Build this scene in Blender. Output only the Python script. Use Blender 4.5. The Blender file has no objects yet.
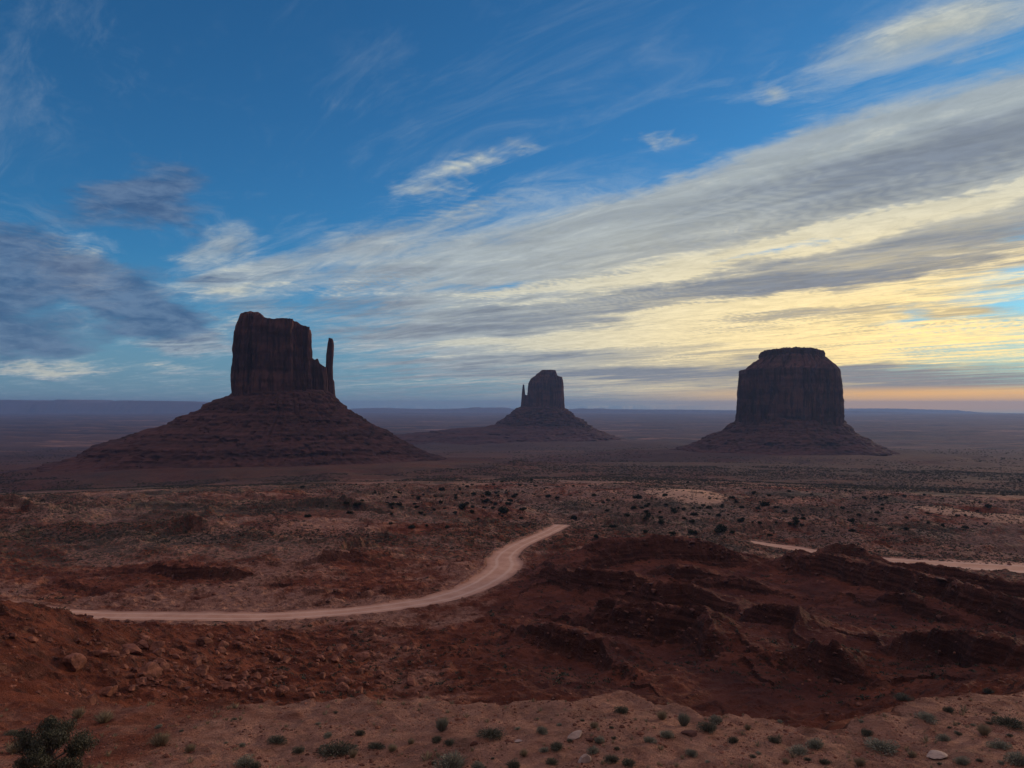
import bpy, math, random
import numpy as np
from mathutils import Vector, Matrix

R = math.radians
SC = bpy.context.scene
COL = SC.collection

# ---------------------------------------------------------------- camera
F = 745.0                      # focal length in pixels of the 1024 x 768 frame
PITCH = math.atan(22 / F)
cam_d = bpy.data.cameras.new("camera")
cam_d.sensor_width = 36.0
cam_d.lens = 36.0 * F / 1024.0
cam_d.clip_start = 0.1
cam_d.clip_end = 300000.0
cam = bpy.data.objects.new("camera", cam_d)
COL.objects.link(cam)
cam.location = (0, 0, 0)
cam.rotation_euler = (math.pi / 2 + PITCH, 0, 0)
SC.camera = cam
SC.view_settings.view_transform = 'Standard'
SC.view_settings.look = 'None'
SC.view_settings.gamma = 1.0
SC.view_settings.use_curve_mapping = False
SC.view_settings.exposure = 0.0
SC.cycles.max_bounces = 5
SC.cycles.diffuse_bounces = 2
SC.cycles.volume_bounces = 0
SC.cycles.volume_step_rate = 1.0
SC.cycles.use_denoising = True


def pxdir(px, py):
    """direction through a pixel of the photograph"""
    cx = (px - 512.0) / F
    cy = (384.0 - py) / F
    return np.array([cx, math.cos(PITCH) - cy * math.sin(PITCH), math.sin(PITCH) + cy * math.cos(PITCH)])


def at(px, py, Y):
    d = pxdir(px, py)
    return d * (Y / d[1])


def azel(px, py):
    d = pxdir(px, py)
    d = d / np.linalg.norm(d)
    return math.degrees(math.atan2(d[0], d[1])), math.degrees(math.asin(d[2]))


# ---------------------------------------------------------------- sun
SUN_AZ, SUN_EL = 52.0, 6.0      # degrees, azimuth clockwise from the view axis (+Y)
SUN_COL = (1.0, 0.66, 0.40)
SUN_STR = 2.0
sun_d = bpy.data.lights.new("sun", 'SUN')
sun_d.energy = SUN_STR
sun_d.angle = R(5)
sun_d.color = SUN_COL
sun = bpy.data.objects.new("sun", sun_d)
COL.objects.link(sun)
sdir = Vector((math.sin(R(SUN_AZ)) * math.cos(R(SUN_EL)), math.cos(R(SUN_AZ)) * math.cos(R(SUN_EL)), math.sin(R(SUN_EL))))
sun.rotation_euler = sdir.to_track_quat('Z', 'Y').to_euler()
sun.location = (0, 0, 400)


# ---------------------------------------------------------------- node helpers
class G:
    """a little algebra over shader sockets"""
    tree = None

    def __init__(self, s):
        self.s = s

    @staticmethod
    def m(op, a, b=None, c=None, clamp=False):
        n = G.tree.nodes.new('ShaderNodeMath')
        n.operation = op
        n.use_clamp = clamp
        for i, v in enumerate((a, b, c)):
            if v is None:
                continue
            if isinstance(v, G):
                G.tree.links.new(v.s, n.inputs[i])
            else:
                n.inputs[i].default_value = float(v)
        return G(n.outputs[0])

    def __add__(self, o): return G.m('ADD', self, o)
    __radd__ = __add__
    def __sub__(self, o): return G.m('SUBTRACT', self, o)
    def __rsub__(self, o): return G.m('SUBTRACT', o, self)
    def __mul__(self, o): return G.m('MULTIPLY', self, o)
    __rmul__ = __mul__
    def __truediv__(self, o): return G.m('DIVIDE', self, o)
    def clamp(self): return G.m('ADD', self, 0.0, clamp=True)


def link(a, b):
    G.tree.links.new(a.s if isinstance(a, G) else a, b)


def node(kind, **kw):
    n = G.tree.nodes.new(kind)
    for k, v in kw.items():
        setattr(n, k, v)
    return n


def smooth(x, lo, hi, a=0.0, b=1.0):
    n = node('ShaderNodeMapRange', interpolation_type='SMOOTHSTEP')
    link(x, n.inputs['Value'])
    n.inputs['From Min'].default_value = lo
    n.inputs['From Max'].default_value = hi
    n.inputs['To Min'].default_value = a
    n.inputs['To Max'].default_value = b
    return G(n.outputs['Result'])


def comb(x, y, z):
    n = node('ShaderNodeCombineXYZ')
    for i, v in enumerate((x, y, z)):
        if isinstance(v, G):
            link(v, n.inputs[i])
        else:
            n.inputs[i].default_value = v
    return n.outputs[0]


def sep(v):
    n = node('ShaderNodeSeparateXYZ')
    link(v, n.inputs[0])
    return G(n.outputs[0]), G(n.outputs[1]), G(n.outputs[2])


def noise(vec, scale, detail=4, rough=0.5, dist=0.0, lac=2.0, out='Fac'):
    n = node('ShaderNodeTexNoise')
    if vec is not None:
        link(vec, n.inputs['Vector'])
    n.inputs['Scale'].default_value = scale
    n.inputs['Detail'].default_value = detail
    n.inputs['Roughness'].default_value = rough
    n.inputs['Lacunarity'].default_value = lac
    n.inputs['Distortion'].default_value = dist
    return G(n.outputs[out])


def mixc(fac, a, b, blend='MIX'):
    n = node('ShaderNodeMix', data_type='RGBA', blend_type=blend)
    n.clamp_factor = True
    if isinstance(fac, G):
        link(fac, n.inputs[0])
    else:
        n.inputs[0].default_value = fac
    for i, v in ((6, a), (7, b)):
        if isinstance(v, (G, bpy.types.NodeSocket)):
            link(v, n.inputs[i])
        else:
            n.inputs[i].default_value = (*v, 1.0)
    return G(n.outputs[2])


# ---------------------------------------------------------------- sky
world = bpy.data.worlds.new("World")
SC.world = world
world.use_nodes = True
G.tree = world.node_tree
G.tree.nodes.clear()
tc = node('ShaderNodeTexCoord')
dx, dy, dz = sep(tc.outputs['Generated'])
az = G.m('ARCTAN2', dx, dy) * (180 / math.pi)
el = G.m('ARCSINE', dz) * (180 / math.pi)

sky = node('ShaderNodeTexSky', sky_type='NISHITA')
sky.sun_disc = False
sky.sun_elevation = R(SUN_EL)
sky.sun_rotation = R(SUN_AZ)
sky.altitude = 1700
sky.air_density = 1.0
sky.dust_density = 1.6
sky.ozone_density = 1.6

# the cloud sheet: a level plane overhead, its streaks lined up along one wind direction
zz = G.m('MAXIMUM', dz, 0.0) + 0.022
WD = R(-41.0)
es = (math.sin(WD), math.cos(WD))
et = (math.cos(WD), -math.sin(WD))
ps = (dx * es[0] + dy * es[1]) / zz
pt = (dx * et[0] + dy * et[1]) / zz

# wind-blown distortion of the cloud outlines
w1 = noise(comb(ps * 0.30, pt * 1.1, 3.0), 0.9, 5, 0.55, out='Color')
wx, wy, _ = sep(w1)
w2 = noise(comb(az * 0.10, el * 0.30, 1.7), 1.0, 5, 0.6, out='Color')
vx, vy, _ = sep(w2)
azw = az + (wx - 0.5) * 6.0 + (vx - 0.5) * 7.0
elw = el + (wy - 0.5) * 2.2 + (vy - 0.5) * 3.2
P = comb(azw, elw, 0.0)


def stroke(p1, p2, w, cap=0.30):
    """soft elongated patch of sky between two directions; 1 at its middle, 0 at its rim"""
    a1, e1 = azel(*p1)
    a2, e2 = azel(*p2)
    L = math.hypot(a2 - a1, e2 - e1)
    wd = w / 13.0
    m = node('ShaderNodeMapping', vector_type='TEXTURE')
    link(P, m.inputs['Vector'])
    m.inputs['Location'].default_value = ((a1 + a2) / 2, (e1 + e2) / 2, 0)
    m.inputs['Rotation'].default_value = (0, 0, math.atan2(e2 - e1, a2 - a1))
    m.inputs['Scale'].default_value = (L / 2 * 1.25 + wd * 0.5, wd * 1.5, 1)
    g = node('ShaderNodeTexGradient', gradient_type='SPHERICAL')
    link(m.outputs[0], g.inputs[0])
    return G(g.outputs['Fac'])


def total(lst):
    acc = None
    for p1, p2, w, k in lst:
        s = G.m('MULTIPLY', stroke(p1, p2, w), k) if acc is None else G.m('MULTIPLY_ADD', stroke(p1, p2, w), k, acc)
        acc = s
    return acc


COVER = [  # where the sheet is thick enough to see
    ((630, 222), (1250, 40), 36, 2.0),
    ((560, 255), (1250, 85), 46, 1.6),
    ((700, 225), (1250, 110), 40, 1.0),
    ((260, 300), (640, 215), 52, 1.35),
    ((430, 300), (900, 200), 34, 1.3),
    ((330, 345), (700, 285), 30, 1.1),
    ((480, 320), (1250, 170), 30, 1.2),
    ((420, 350), (1250, 240), 36, 1.6),
    ((330, 385), (1250, 330), 34, 1.5),
    ((560, 395), (1250, 385), 14, 1.1),
    ((405, 182), (520, 146), 13, 1.25),
    ((365, 190), (470, 190), 9, 0.8),
    ((500, 135), (560, 155), 7, 0.55),
    ((632, 137), (694, 131), 8, 0.9),
    ((835, 54), (1080, -10), 22, 1.6),
    ((700, 95), (960, 75), 30, 0.42),
    ((758, 95), (800, 98), 6, 0.7),
    ((-60, 225), (130, 300), 34, 0.65),
    ((20, 240), (110, 290), 20, 0.55),
    ((150, 255), (225, 230), 18, 0.95),
    ((150, 285), (260, 262), 20, 0.8),
    ((190, 320), (300, 270), 26, 1.0),
    ((-60, 364), (112, 368), 8, 1.5),
    ((140, 342), (240, 352), 10, 1.4),
    ((140, 368), (245, 374), 6, 0.8),
    ((-100, 385), (420, 392), 14, 0.35),
    ((120, 60), (280, 30), 40, 0.25),
    ((280, 95), (345, 110), 6, 0.4),
]
DARK = [   # where it is thick or unlit
    ((640, 208), (1250, 75), 26, 0.85),
    ((740, 192), (1250, 110), 24, 0.4),
    ((520, 325), (1250, 200), 20, 1.9),
    ((400, 330), (640, 290), 16, 0.8),
    ((330, 300), (430, 290), 22, 0.3),
    ((850, 355), (1250, 318), 8, 1.0),
    ((620, 330), (1000, 300), 8, 0.5),
    ((640, 372), (1250, 378), 14, 1.3),
    ((380, 378), (700, 372), 16, 0.8),
]
LIT = [    # edges and ripples catching the low sun
    ((400, 312), (900, 218), 14, 1.1),
    ((600, 285), (1250, 122), 11, 1.7),
    ((600, 212), (1150, 55), 9, 0.7),
    ((430, 350), (760, 305), 15, 1.0),
    ((560, 335), (1250, 222), 22, 1.5),
    ((700, 352), (1250, 312), 15, 1.6),
    ((520, 350), (680, 330), 10, 0.6),
    ((850, 362), (1250, 345), 12, 1.3),
    ((410, 180), (525, 146), 9, 0.5),
    ((850, 48), (1060, -10), 17, 0.9),
    ((195, 295), (320, 275), 12, 0.45),
    ((190, 330), (235, 345), 9, 0.7),
    ((40, 255), (100, 285), 10, 0.4),
    ((-60, 364), (112, 368), 7, 1.3),
    ((60, 370), (240, 374), 5, 0.5),
]
GAP = [    # blue openings
    ((630, 275), (960, 215), 9, 1.6),
    ((880, 320), (920, 318), 12, 0.9),
    ((980, 305), (1100, 290), 7, 0.9),
    ((430, 288), (570, 272), 7, 1.0),
    ((660, 160), (760, 130), 8, 0.5),
]
C = total(COVER) - total(GAP)
D = total(DARK)
LT = total(LIT)

n_big = noise(comb(ps * 0.22, pt * 1.0, 0.0), 1.6, 7, 0.60, 0.35)
n_str = noise(comb(ps * 0.75 + wx * 0.9, pt * 2.6 + wy * 1.2, 7.0), 2.0, 8, 0.66, 0.8)
n_puf = noise(comb(ps * 1.9 + vx * 1.0, pt * 2.2 + vy * 0.8, 11.0), 3.6, 8, 0.70, 0.5)
wav = node('ShaderNodeTexWave', wave_type='BANDS', bands_direction='X')
link(comb(ps * 0.9 + (wx - 0.5) * 1.2, pt * 0.9, 0), wav.inputs['Vector'])
wav.inputs['Scale'].default_value = 4.0
wav.inputs['Distortion'].default_value = 5.0
wav.inputs['Detail'].default_value = 3.0
wav.inputs['Detail Scale'].default_value = 2.0
rip = G(wav.outputs['Fac'])
ripm = smooth(noise(comb(ps * 0.3, pt * 0.5, 20.0), 1.3, 3, 0.5), 0.45, 0.65)

# directions behind and beside the camera: an ordinary broken sheet
back = smooth(G.m('ABSOLUTE', az), 48, 80)
C = C * (1.0 - back) + back * 0.55
dens = C + (n_big - 0.5) * 2.3 + (n_str - 0.5) * 1.1 + (n_puf - 0.5) * 0.7 + (rip - 0.5) * ripm * 0.22
alpha = smooth(dens, 0.22, 1.25) * smooth(C, 0.02, 0.45)
sh = D + (n_big - 0.5) * 1.5 + (0.5 - n_str) * 1.0 + (n_puf - 0.5) * 0.6 - LT * 0.9 + (rip - 0.5) * ripm * 0.22
# thin level streaks low over the horizon
sl = noise(comb(az * 0.045 + (wx - 0.5) * 0.8, el * 0.95 - az * 0.035 + (vy - 0.5) * 0.9, 31.0), 1.0, 7, 0.62, 0.3)
low = smooth(el, 13, 8)
sh = sh + (sl - 0.5) * 5.0 * low
shade = smooth(sh + (n_puf - 0.5) * 0.9, -0.45, 1.20)
lit = smooth(LT * 1.25 - (sl - 0.5) * 5.5 * low + (n_str - 0.5) * 1.7 + (n_puf - 0.5) * 1.2 + (rip - 0.5) * ripm * 0.55 - D * 0.7, 0.15, 1.15)

# nearness to the sunrise: warm low on the right, cool high and left
warm = smooth(az, -22, 34) * smooth(el, 24, 3)
warm2 = smooth(az, -5, 35) * smooth(el, 15, 3.5)
c_mid = mixc(warm, (0.36, 0.44, 0.50), (0.58, 0.54, 0.43))
c_mid = mixc(warm2, c_mid, (0.86, 0.66, 0.31))
c_drk = mixc(smooth(az, -26, -8), (0.066, 0.128, 0.240), (0.215, 0.255, 0.315))
c_drk = mixc(warm2, c_drk, (0.29, 0.28, 0.28))
c_lit = mixc(warm, (0.54, 0.56, 0.50), (0.90, 0.81, 0.56))
c_lit = mixc(warm2, c_lit, (1.35, 1.00, 0.40))
ccol = mixc(shade, c_mid, c_drk)
ccol = mixc(lit * 0.85, ccol, c_lit)
# mottling inside the sheet
mot = smooth(n_puf + (n_str - 0.5) * 0.8, 0.25, 0.75, 0.88, 1.12)
ccol = mixc(1.0, ccol, comb(mot, mot, mot), 'MULTIPLY')

skyc = mixc(1.0, sky.outputs[0], (0.034, 0.104, 0.164), 'MULTIPLY')
# milky air above the horizon and the orange strip of clear sky under the clouds
veil = smooth(el, 11.0, 0.3) 
vcol = mixc(smooth(az, -10, 34), (0.17, 0.28, 0.42), (0.36, 0.38, 0.38))
skyc = mixc(veil * 0.75, skyc, vcol)
rgt = smooth(az, 6, 30)
strip = smooth(el, -0.7, -0.1) * smooth(el, 1.5, 0.8) * rgt
# faint high veils across the blue
hv_ = smooth(noise(comb(ps * 0.5 + wx * 0.8, pt * 1.3 + wy, 55.0), 1.5, 8, 0.7, 0.8), 0.46, 0.78)
full = mixc(hv_ * (0.09 + 0.55 * smooth(C, -0.25, 0.5)) * smooth(el, 40, 22), skyc, (0.46, 0.54, 0.60))
full = mixc(alpha, full, ccol)
# low slate-blue cloud at the left, nearer than the sheet and unlit
azd = az + (vx - 0.5) * 12.0 + (wx - 0.5) * 5.0
eld = el + (vy - 0.5) * 5.0 + (wy - 0.5) * 2.5
P = comb(azd, eld, 0.0)
DK = total([((78, 212), (180, 186), 24, 1.6), ((-140, 270), (60, 262), 30, 1.25), ((-140, 320), (110, 318), 30, 1.35), ((60, 270), (195, 318), 22, 1.35),
            ((-40, 230), (90, 250), 16, 0.9), ((100, 318), (200, 322), 16, 1.1), ((-140, 340), (120, 342), 9, 0.5), ((180, 330), (240, 352), 8, 0.5)])
n_dk = noise(comb(az * 0.16, el * 0.42, 9.0), 1.0, 8, 0.60, 0.4)
n_dk2 = noise(comb(az * 0.5, el * 1.6, 19.0), 1.0, 7, 0.62, 0.4)
dka = smooth(DK * 1.15 + (n_dk - 0.5) * 1.7 + (n_dk2 - 0.5) * 0.7, 0.15, 1.25) * smooth(DK, 0.0, 0.4)
dkc = mixc(smooth(n_dk2 + (n_dk - 0.5) * 0.6, 0.3, 0.7), (0.050, 0.100, 0.215), (0.135, 0.205, 0.330))
full = mixc(dka * 0.80, full, dkc)
full = mixc(strip * 0.95, full, (1.20, 0.62, 0.14))
pink = smooth(el, 3.2, 1.2) * smooth(el, 0.0, 1.2) * smooth(az, -8, 4) * smooth(n_str, 0.5, 0.6)
full = mixc(pink * 0.35, full, (0.55, 0.42, 0.33))
# bright pink cloud overhead, out of view, added as fill light for the ground
zen = smooth(el, 36, 58) * smooth(noise(comb(ps, pt, 40.0), 1.1, 5, 0.6), 0.25, 0.55)
full = mixc(zen * 0.9, full, (0.96, 0.66, 0.56))
# unseen low sky opposite the sunrise, darkened to keep the butte faces dim
opp = smooth(G.m('ABSOLUTE', az), 60, 110) * smooth(el, 40, 15)
full = mixc(opp * 0.75, full, (0.045, 0.045, 0.075))
bg = node('ShaderNodeBackground')
link(full, bg.inputs['Color'])
bg.inputs['Strength'].default_value = 1.0
wo = node('ShaderNodeOutputWorld')
link(bg.outputs[0], wo.inputs[0])
world.cycles.sampling_method = 'MANUAL'
world.cycles.sample_map_resolution = 512


# ================================================================ numeric noise
_rng = np.random.RandomState(7)
_perm = np.concatenate([_rng.permutation(256)] * 3)
_ga = _rng.rand(256) * 2 * np.pi
_gx, _gy = np.cos(_ga).astype(np.float32), np.sin(_ga).astype(np.float32)


def perlin(x, y, seed=0):
    x = np.asarray(x, dtype=np.float64); y = np.asarray(y, dtype=np.float64)
    xi = np.floor(x).astype(np.int64); yi = np.floor(y).astype(np.int64)
    xf = (x - xi).astype(np.float32); yf = (y - yi).astype(np.float32)
    xi = (xi + seed * 37) & 255; yi = (yi + seed * 91) & 255
    u = xf * xf * xf * (xf * (xf * 6 - 15) + 10)
    v = yf * yf * yf * (yf * (yf * 6 - 15) + 10)

    def g(ix, iy, fx, fy):
        h = _perm[_perm[ix & 255] + (iy & 255)]
        return _gx[h] * fx + _gy[h] * fy
    a = g(xi, yi, xf, yf); b = g(xi + 1, yi, xf - 1, yf)
    c = g(xi, yi + 1, xf, yf - 1); d = g(xi + 1, yi + 1, xf - 1, yf - 1)
    return ((a + u * (b - a)) + v * ((c + u * (d - c)) - (a + u * (b - a)))) * 1.5


def fbm(x, y, octs=5, seed=0, gain=0.5, lac=2.03):
    s = 0; a = 1.0; t = 0
    for k in range(octs):
        s = s + a * perlin(x, y, seed + k); t += a
        a *= gain; x = x * lac + 3.1; y = y * lac + 1.7
    return s / t


def ridged(x, y, octs=5, seed=0, gain=0.5, lac=2.07):
    s = 0; a = 1.0; t = 0; w = 1.0
    for k in range(octs):
        n = 1 - np.abs(perlin(x, y, seed + k)) * 1.4
        n = n * n * w
        w = np.clip(n * 1.6, 0, 1)
        s = s + a * n; t += a
        a *= gain; x = x * lac + 5.3; y = y * lac + 2.9
    return s / t


def sst(x, a, b):
    t = np.clip((x - a) / (b - a), 0, 1)
    return t * t * (3 - 2 * t)


# ================================================================ ground heights
def rowz(row, Y):
    return -(row - 406.0) / F * Y


CTRL = [  # (pixel x, pixel row, metres ahead)
    (0, 612, 100), (60, 614, 112), (-120, 600, 100), (130, 640, 118), (0, 660, 72), (0, 690, 58), (90, 672, 90),
    (-200, 640, 90), (200, 660, 120), (300, 672, 125), (250, 640, 150), (170, 624, 165), (400, 690, 122), (430, 702, 112),
    (350, 650, 160), (400, 622, 195), (60, 616, 208), (150, 618, 208), (250, 618, 208), (330, 614, 213), (400, 606, 222),
    (450, 596, 236), (490, 582, 262), (508, 568, 290), (505, 556, 318), (520, 545, 352), (545, 534, 400), (562, 525, 445),
    (470, 625, 185), (500, 660, 145), (560, 692, 112), (450, 660, 150), (560, 600, 220), (560, 640, 175),
    (600, 590, 235), (600, 640, 175), (640, 690, 128), (700, 600, 215), (700, 660, 140), (700, 708, 114),
    (760, 720, 108), (790, 600, 215), (790, 660, 140), (840, 600, 215), (850, 650, 142), (860, 708, 110), (900, 700, 108),
    (950, 620, 180), (960, 680, 105), (1024, 625, 180), (1024, 655, 130), (1024, 690, 85), (1150, 640, 160), (1200, 690, 90),
    (628, 553, 275), (700, 560, 275), (762, 572, 268), (845, 556, 285), (920, 572, 262), (1024, 602, 228), (1150, 620, 220),
    (720, 546, 360), (790, 552, 395), (830, 556, 378), (900, 565, 350), (1000, 568, 345), (1100, 572, 340),
    (600, 535, 400), (680, 533, 420), (850, 535, 430), (1024, 545, 420),
    (0, 575, 262), (150, 577, 262), (300, 572, 270), (400, 560, 290), (0, 540, 340), (200, 540, 340), (380, 545, 330),
    (450, 540, 350), (0, 505, 500), (250, 505, 500), (450, 510, 500), (620, 510, 540), (800, 510, 560), (1000, 515, 540),
    (-300, 540, 350), (1300, 550, 380), (-300, 620, 150),
    (0, 485, 740), (300, 485, 740), (600, 487, 740), (900, 489, 740), (-300, 486, 740), (1300, 488, 740),
]
_c = np.array([at(*c) for c in CTRL])
_q = np.stack([np.clip(_c[:, 0] / _c[:, 1], -1.3, 1.3) * 2.0, np.log(_c[:, 1])], 1)
_cz = _c[:, 2]


def _phi(d2):
    return 0.5 * d2 * np.log(d2 + 1e-9)


_n = len(_c)
_A = np.zeros((_n + 3, _n + 3))
_A[:_n, :_n] = _phi(((_q[:, None, :] - _q[None, :, :]) ** 2).sum(-1)) + np.eye(_n) * 0.02
_A[:_n, _n] = 1; _A[:_n, _n + 1:] = _q
_A[_n:, :_n] = _A[:_n, _n:].T
_w = np.linalg.solve(_A, np.concatenate([_cz, np.zeros(3)]))


def rbf(X, Y):
    """smooth lie of the land between 50 m and 800 m"""
    Yc = np.clip(Y, 50, 800)
    u = np.clip(X / Yc, -1.3, 1.3) * 2.0
    v = np.log(Yc)
    z = _w[_n] + _w[_n + 1] * u + _w[_n + 2] * v
    for i in range(_n):
        z = z + _w[i] * _phi((u - _q[i, 0]) ** 2 + (v - _q[i, 1]) ** 2)
    return z


PR = [(0, -80), (600, -78), (740, -80), (1000, -97), (1180, -112), (1500, -119), (2200, -150), (2700, -166), (4000, -190),
      (8000, -199), (14000, -199), (22000, -205), (40000, -300), (90000, -600)]
_pr = np.array(PR, float)


def far_profile(r):
    return np.interp(np.log(np.maximum(r, 1)), np.log(np.maximum(_pr[:, 0], 1)), _pr[:, 1])


EDGE = [(-600, 700), (0, 700), (200, 694), (300, 698), (400, 702), (470, 706), (520, 703), (570, 699), (620, 694), (660, 704), (700, 713), (770, 721),
        (860, 722), (910, 715), (950, 704), (1024, 692), (1600, 692)]
_ex, _ey = [], []
for px, row in EDGE:
    k = (row - 406) / F
    Y = 11.0 / (k - 0.12)
    _ex.append((px - 512) / F * Y); _ey.append(Y)


def pts(lst):
    return np.array([at(*p) for p in lst])


ROADS = [
    dict(p=pts([(-60, 617, 208), (20, 617, 208), (65, 616.5, 208), (150, 618, 208), (250, 618, 208), (330, 614, 213), (400, 606, 222), (450, 596, 236),
                (484, 584, 260), (503, 569, 290), (505, 556, 318), (520, 545, 352), (545, 534, 400), (562, 526, 445)]),
         w=[9, 9, 9, 9.5, 9.5, 9, 10, 11, 12, 15, 12, 10, 10, 11]),
    dict(p=pts([(752, 545, 416), (760, 547, 410), (790, 550, 400), (830, 555, 382), (880, 562, 362), (930, 565, 352), (1000, 568, 345), (1080, 570, 340), (1250, 572, 330)]),
         w=[2, 8, 12, 12, 13, 20, 32, 32, 20]),
]


def catmull(P, W, step=1.0):
    out, ow = [], []
    P = np.asarray(P)
    for i in range(len(P) - 1):
        p0 = P[max(i - 1, 0)]; p1 = P[i]; p2 = P[i + 1]; p3 = P[min(i + 2, len(P) - 1)]
        n = max(2, int(np.linalg.norm(p2 - p1) / step))
        for t in np.linspace(0, 1, n, endpoint=False):
            out.append(0.5 * (2 * p1 + (p2 - p0) * t + (2 * p0 - 5 * p1 + 4 * p2 - p3) * t * t + (-p0 + 3 * p1 - 3 * p2 + p3) * t ** 3))
            ow.append(W[i] * (1 - t) + W[i + 1] * t)
    out.append(P[-1]); ow.append(W[-1])
    return np.array(out), np.array(ow)


for r_ in ROADS:
    c_, w_ = catmull(r_['p'], r_['w'], 2.0)
    # settle the road on the smooth lie of the land
    z_ = rbf(c_[:, 0], c_[:, 1])
    k_ = np.ones(15) / 15
    z_ = np.convolve(np.pad(z_, 7, mode='edge'), k_, 'valid')
    c_[:, 2] = z_
    r_['c'] = c_; r_['wid'] = w_


def seg_dist(X, Y, P, extra=None):
    """distance to a polyline, signed side, and interpolated values along it"""
    best = np.full(X.shape, 1e9); side = np.zeros(X.shape); val = None
    if extra is not None:
        val = [np.zeros(X.shape) for _ in extra]
    for i in range(len(P) - 1):
        ax, ay = P[i, 0], P[i, 1]; bx, by = P[i + 1, 0], P[i + 1, 1]
        ux, uy = bx - ax, by - ay
        L2 = ux * ux + uy * uy + 1e-9
        t = np.clip(((X - ax) * ux + (Y - ay) * uy) / L2, 0, 1)
        ex = X - (ax + t * ux); ey = Y - (ay + t * uy)
        d = np.hypot(ex, ey)
        m = d < best
        best = np.where(m, d, best)
        side = np.where(m, np.sign(ux * ey - uy * ex), side)
        if extra is not None:
            for k, e in enumerate(extra):
                val[k] = np.where(m, e[i] * (1 - t) + e[i + 1] * t, val[k])
    return best, side, val


# crest lines of the broken red ledges: (points, height, width toward the camera, width behind)
RIDGES = [
    ([(560, 568, 250), (598, 556, 268), (628, 550, 276), (677, 557, 276), (712, 560, 274), (770, 571, 268)], 5.0, 15, 26),
    ([(535, 566, 258), (565, 580, 240), (587, 589, 230), (632, 597, 224), (660, 600, 220)], 4.0, 7, 20),
    ([(575, 622, 190), (600, 628, 184), (642, 638, 174), (702, 648, 163), (735, 675, 140)], 5.0, 11, 18),
    ([(625, 600, 218), (640, 603, 214), (687, 611, 206), (750, 631, 188)], 4.0, 7, 16),
    ([(770, 556, 272), (792, 560, 265), (842, 577, 245), (882, 595, 226), (937, 615, 205), (1024, 650, 172), (1100, 670, 150)], 4.6, 9, 26),
    ([(735, 634, 182), (765, 645, 173), (792, 655, 165), (822, 684, 145)], 3.6, 7, 14),
    ([(815, 556, 292), (832, 551, 293), (858, 553, 290), (890, 562, 280)], 4.6, 8, 9),
    ([(770, 668, 140), (832, 690, 127), (890, 703, 118)], 4.0, 7, 12),
    ([(880, 655, 142), (930, 668, 132), (985, 680, 122), (1050, 700, 108)], 3.6, 6, 14),
    ([(520, 640, 178), (560, 655, 164), (600, 668, 152), (640, 690, 134)], 3.6, 7, 14),
    ([(860, 618, 205), (910, 632, 190), (970, 650, 172)], 3.2, 6, 14),
    ([(640, 575, 245), (690, 580, 240), (740, 590, 232)], 3.0, 6, 12),
    ([(690, 585, 232), (740, 592, 228), (800, 603, 217)], 2.8, 6, 14),
    ([(130, 573, 270), (180, 574, 268), (240, 577, 266), (262, 580, 262)], 2.8, 4, 14),
    ([(285, 562, 290), (330, 560, 292), (372, 564, 288)], 3.0, 5, 14),
    ([(330, 552, 306), (352, 545, 320), (382, 540, 332)], 3.4, 5, 12),
    ([(160, 532, 365), (188, 527, 380), (215, 533, 372)], 5.0, 6, 16),
    ([(400, 605, 214), (412, 603, 212), (428, 609, 208)], 1.6, 5, 6),
    ([(-60, 512, 470), (10, 517, 455), (60, 524, 440)], 5.0, 10, 24),
    ([(235, 512, 470), (290, 507, 490), (350, 514, 480), (400, 522, 462)], 5.0, 9, 24),
    ([(880, 566, 265), (940, 580, 255), (1024, 598, 240), (1120, 610, 230)], 3.4, 7, 22),
    ([(480, 572, 272), (470, 566, 285), (478, 560, 298)], 2.2, 6, 8),
    ([(-60, 600, 98), (0, 607, 100), (50, 612, 108), (95, 622, 112), (130, 634, 112)], 0.8, 10, 16),
    ([(690, 526, 455), (760, 522, 470), (840, 528, 455)], 4.0, 10, 30),
    ([(590, 528, 440), (640, 524, 452), (690, 533, 430)], 4.0, 9, 20),
]
RID = [(pts(p), h, wf, wb) for p, h, wf, wb in RIDGES]
DUNES = [((684, 499, 655), 36, 66, 6.5), ((1010, 524, 515), 24, 30, 4.0), ((945, 514, 560), 22, 30, 2.5), ((0, 521, 450), 22, 20, 4.0)]
DUN = [(at(*c), a, b, h) for c, a, b, h in DUNES]


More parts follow.
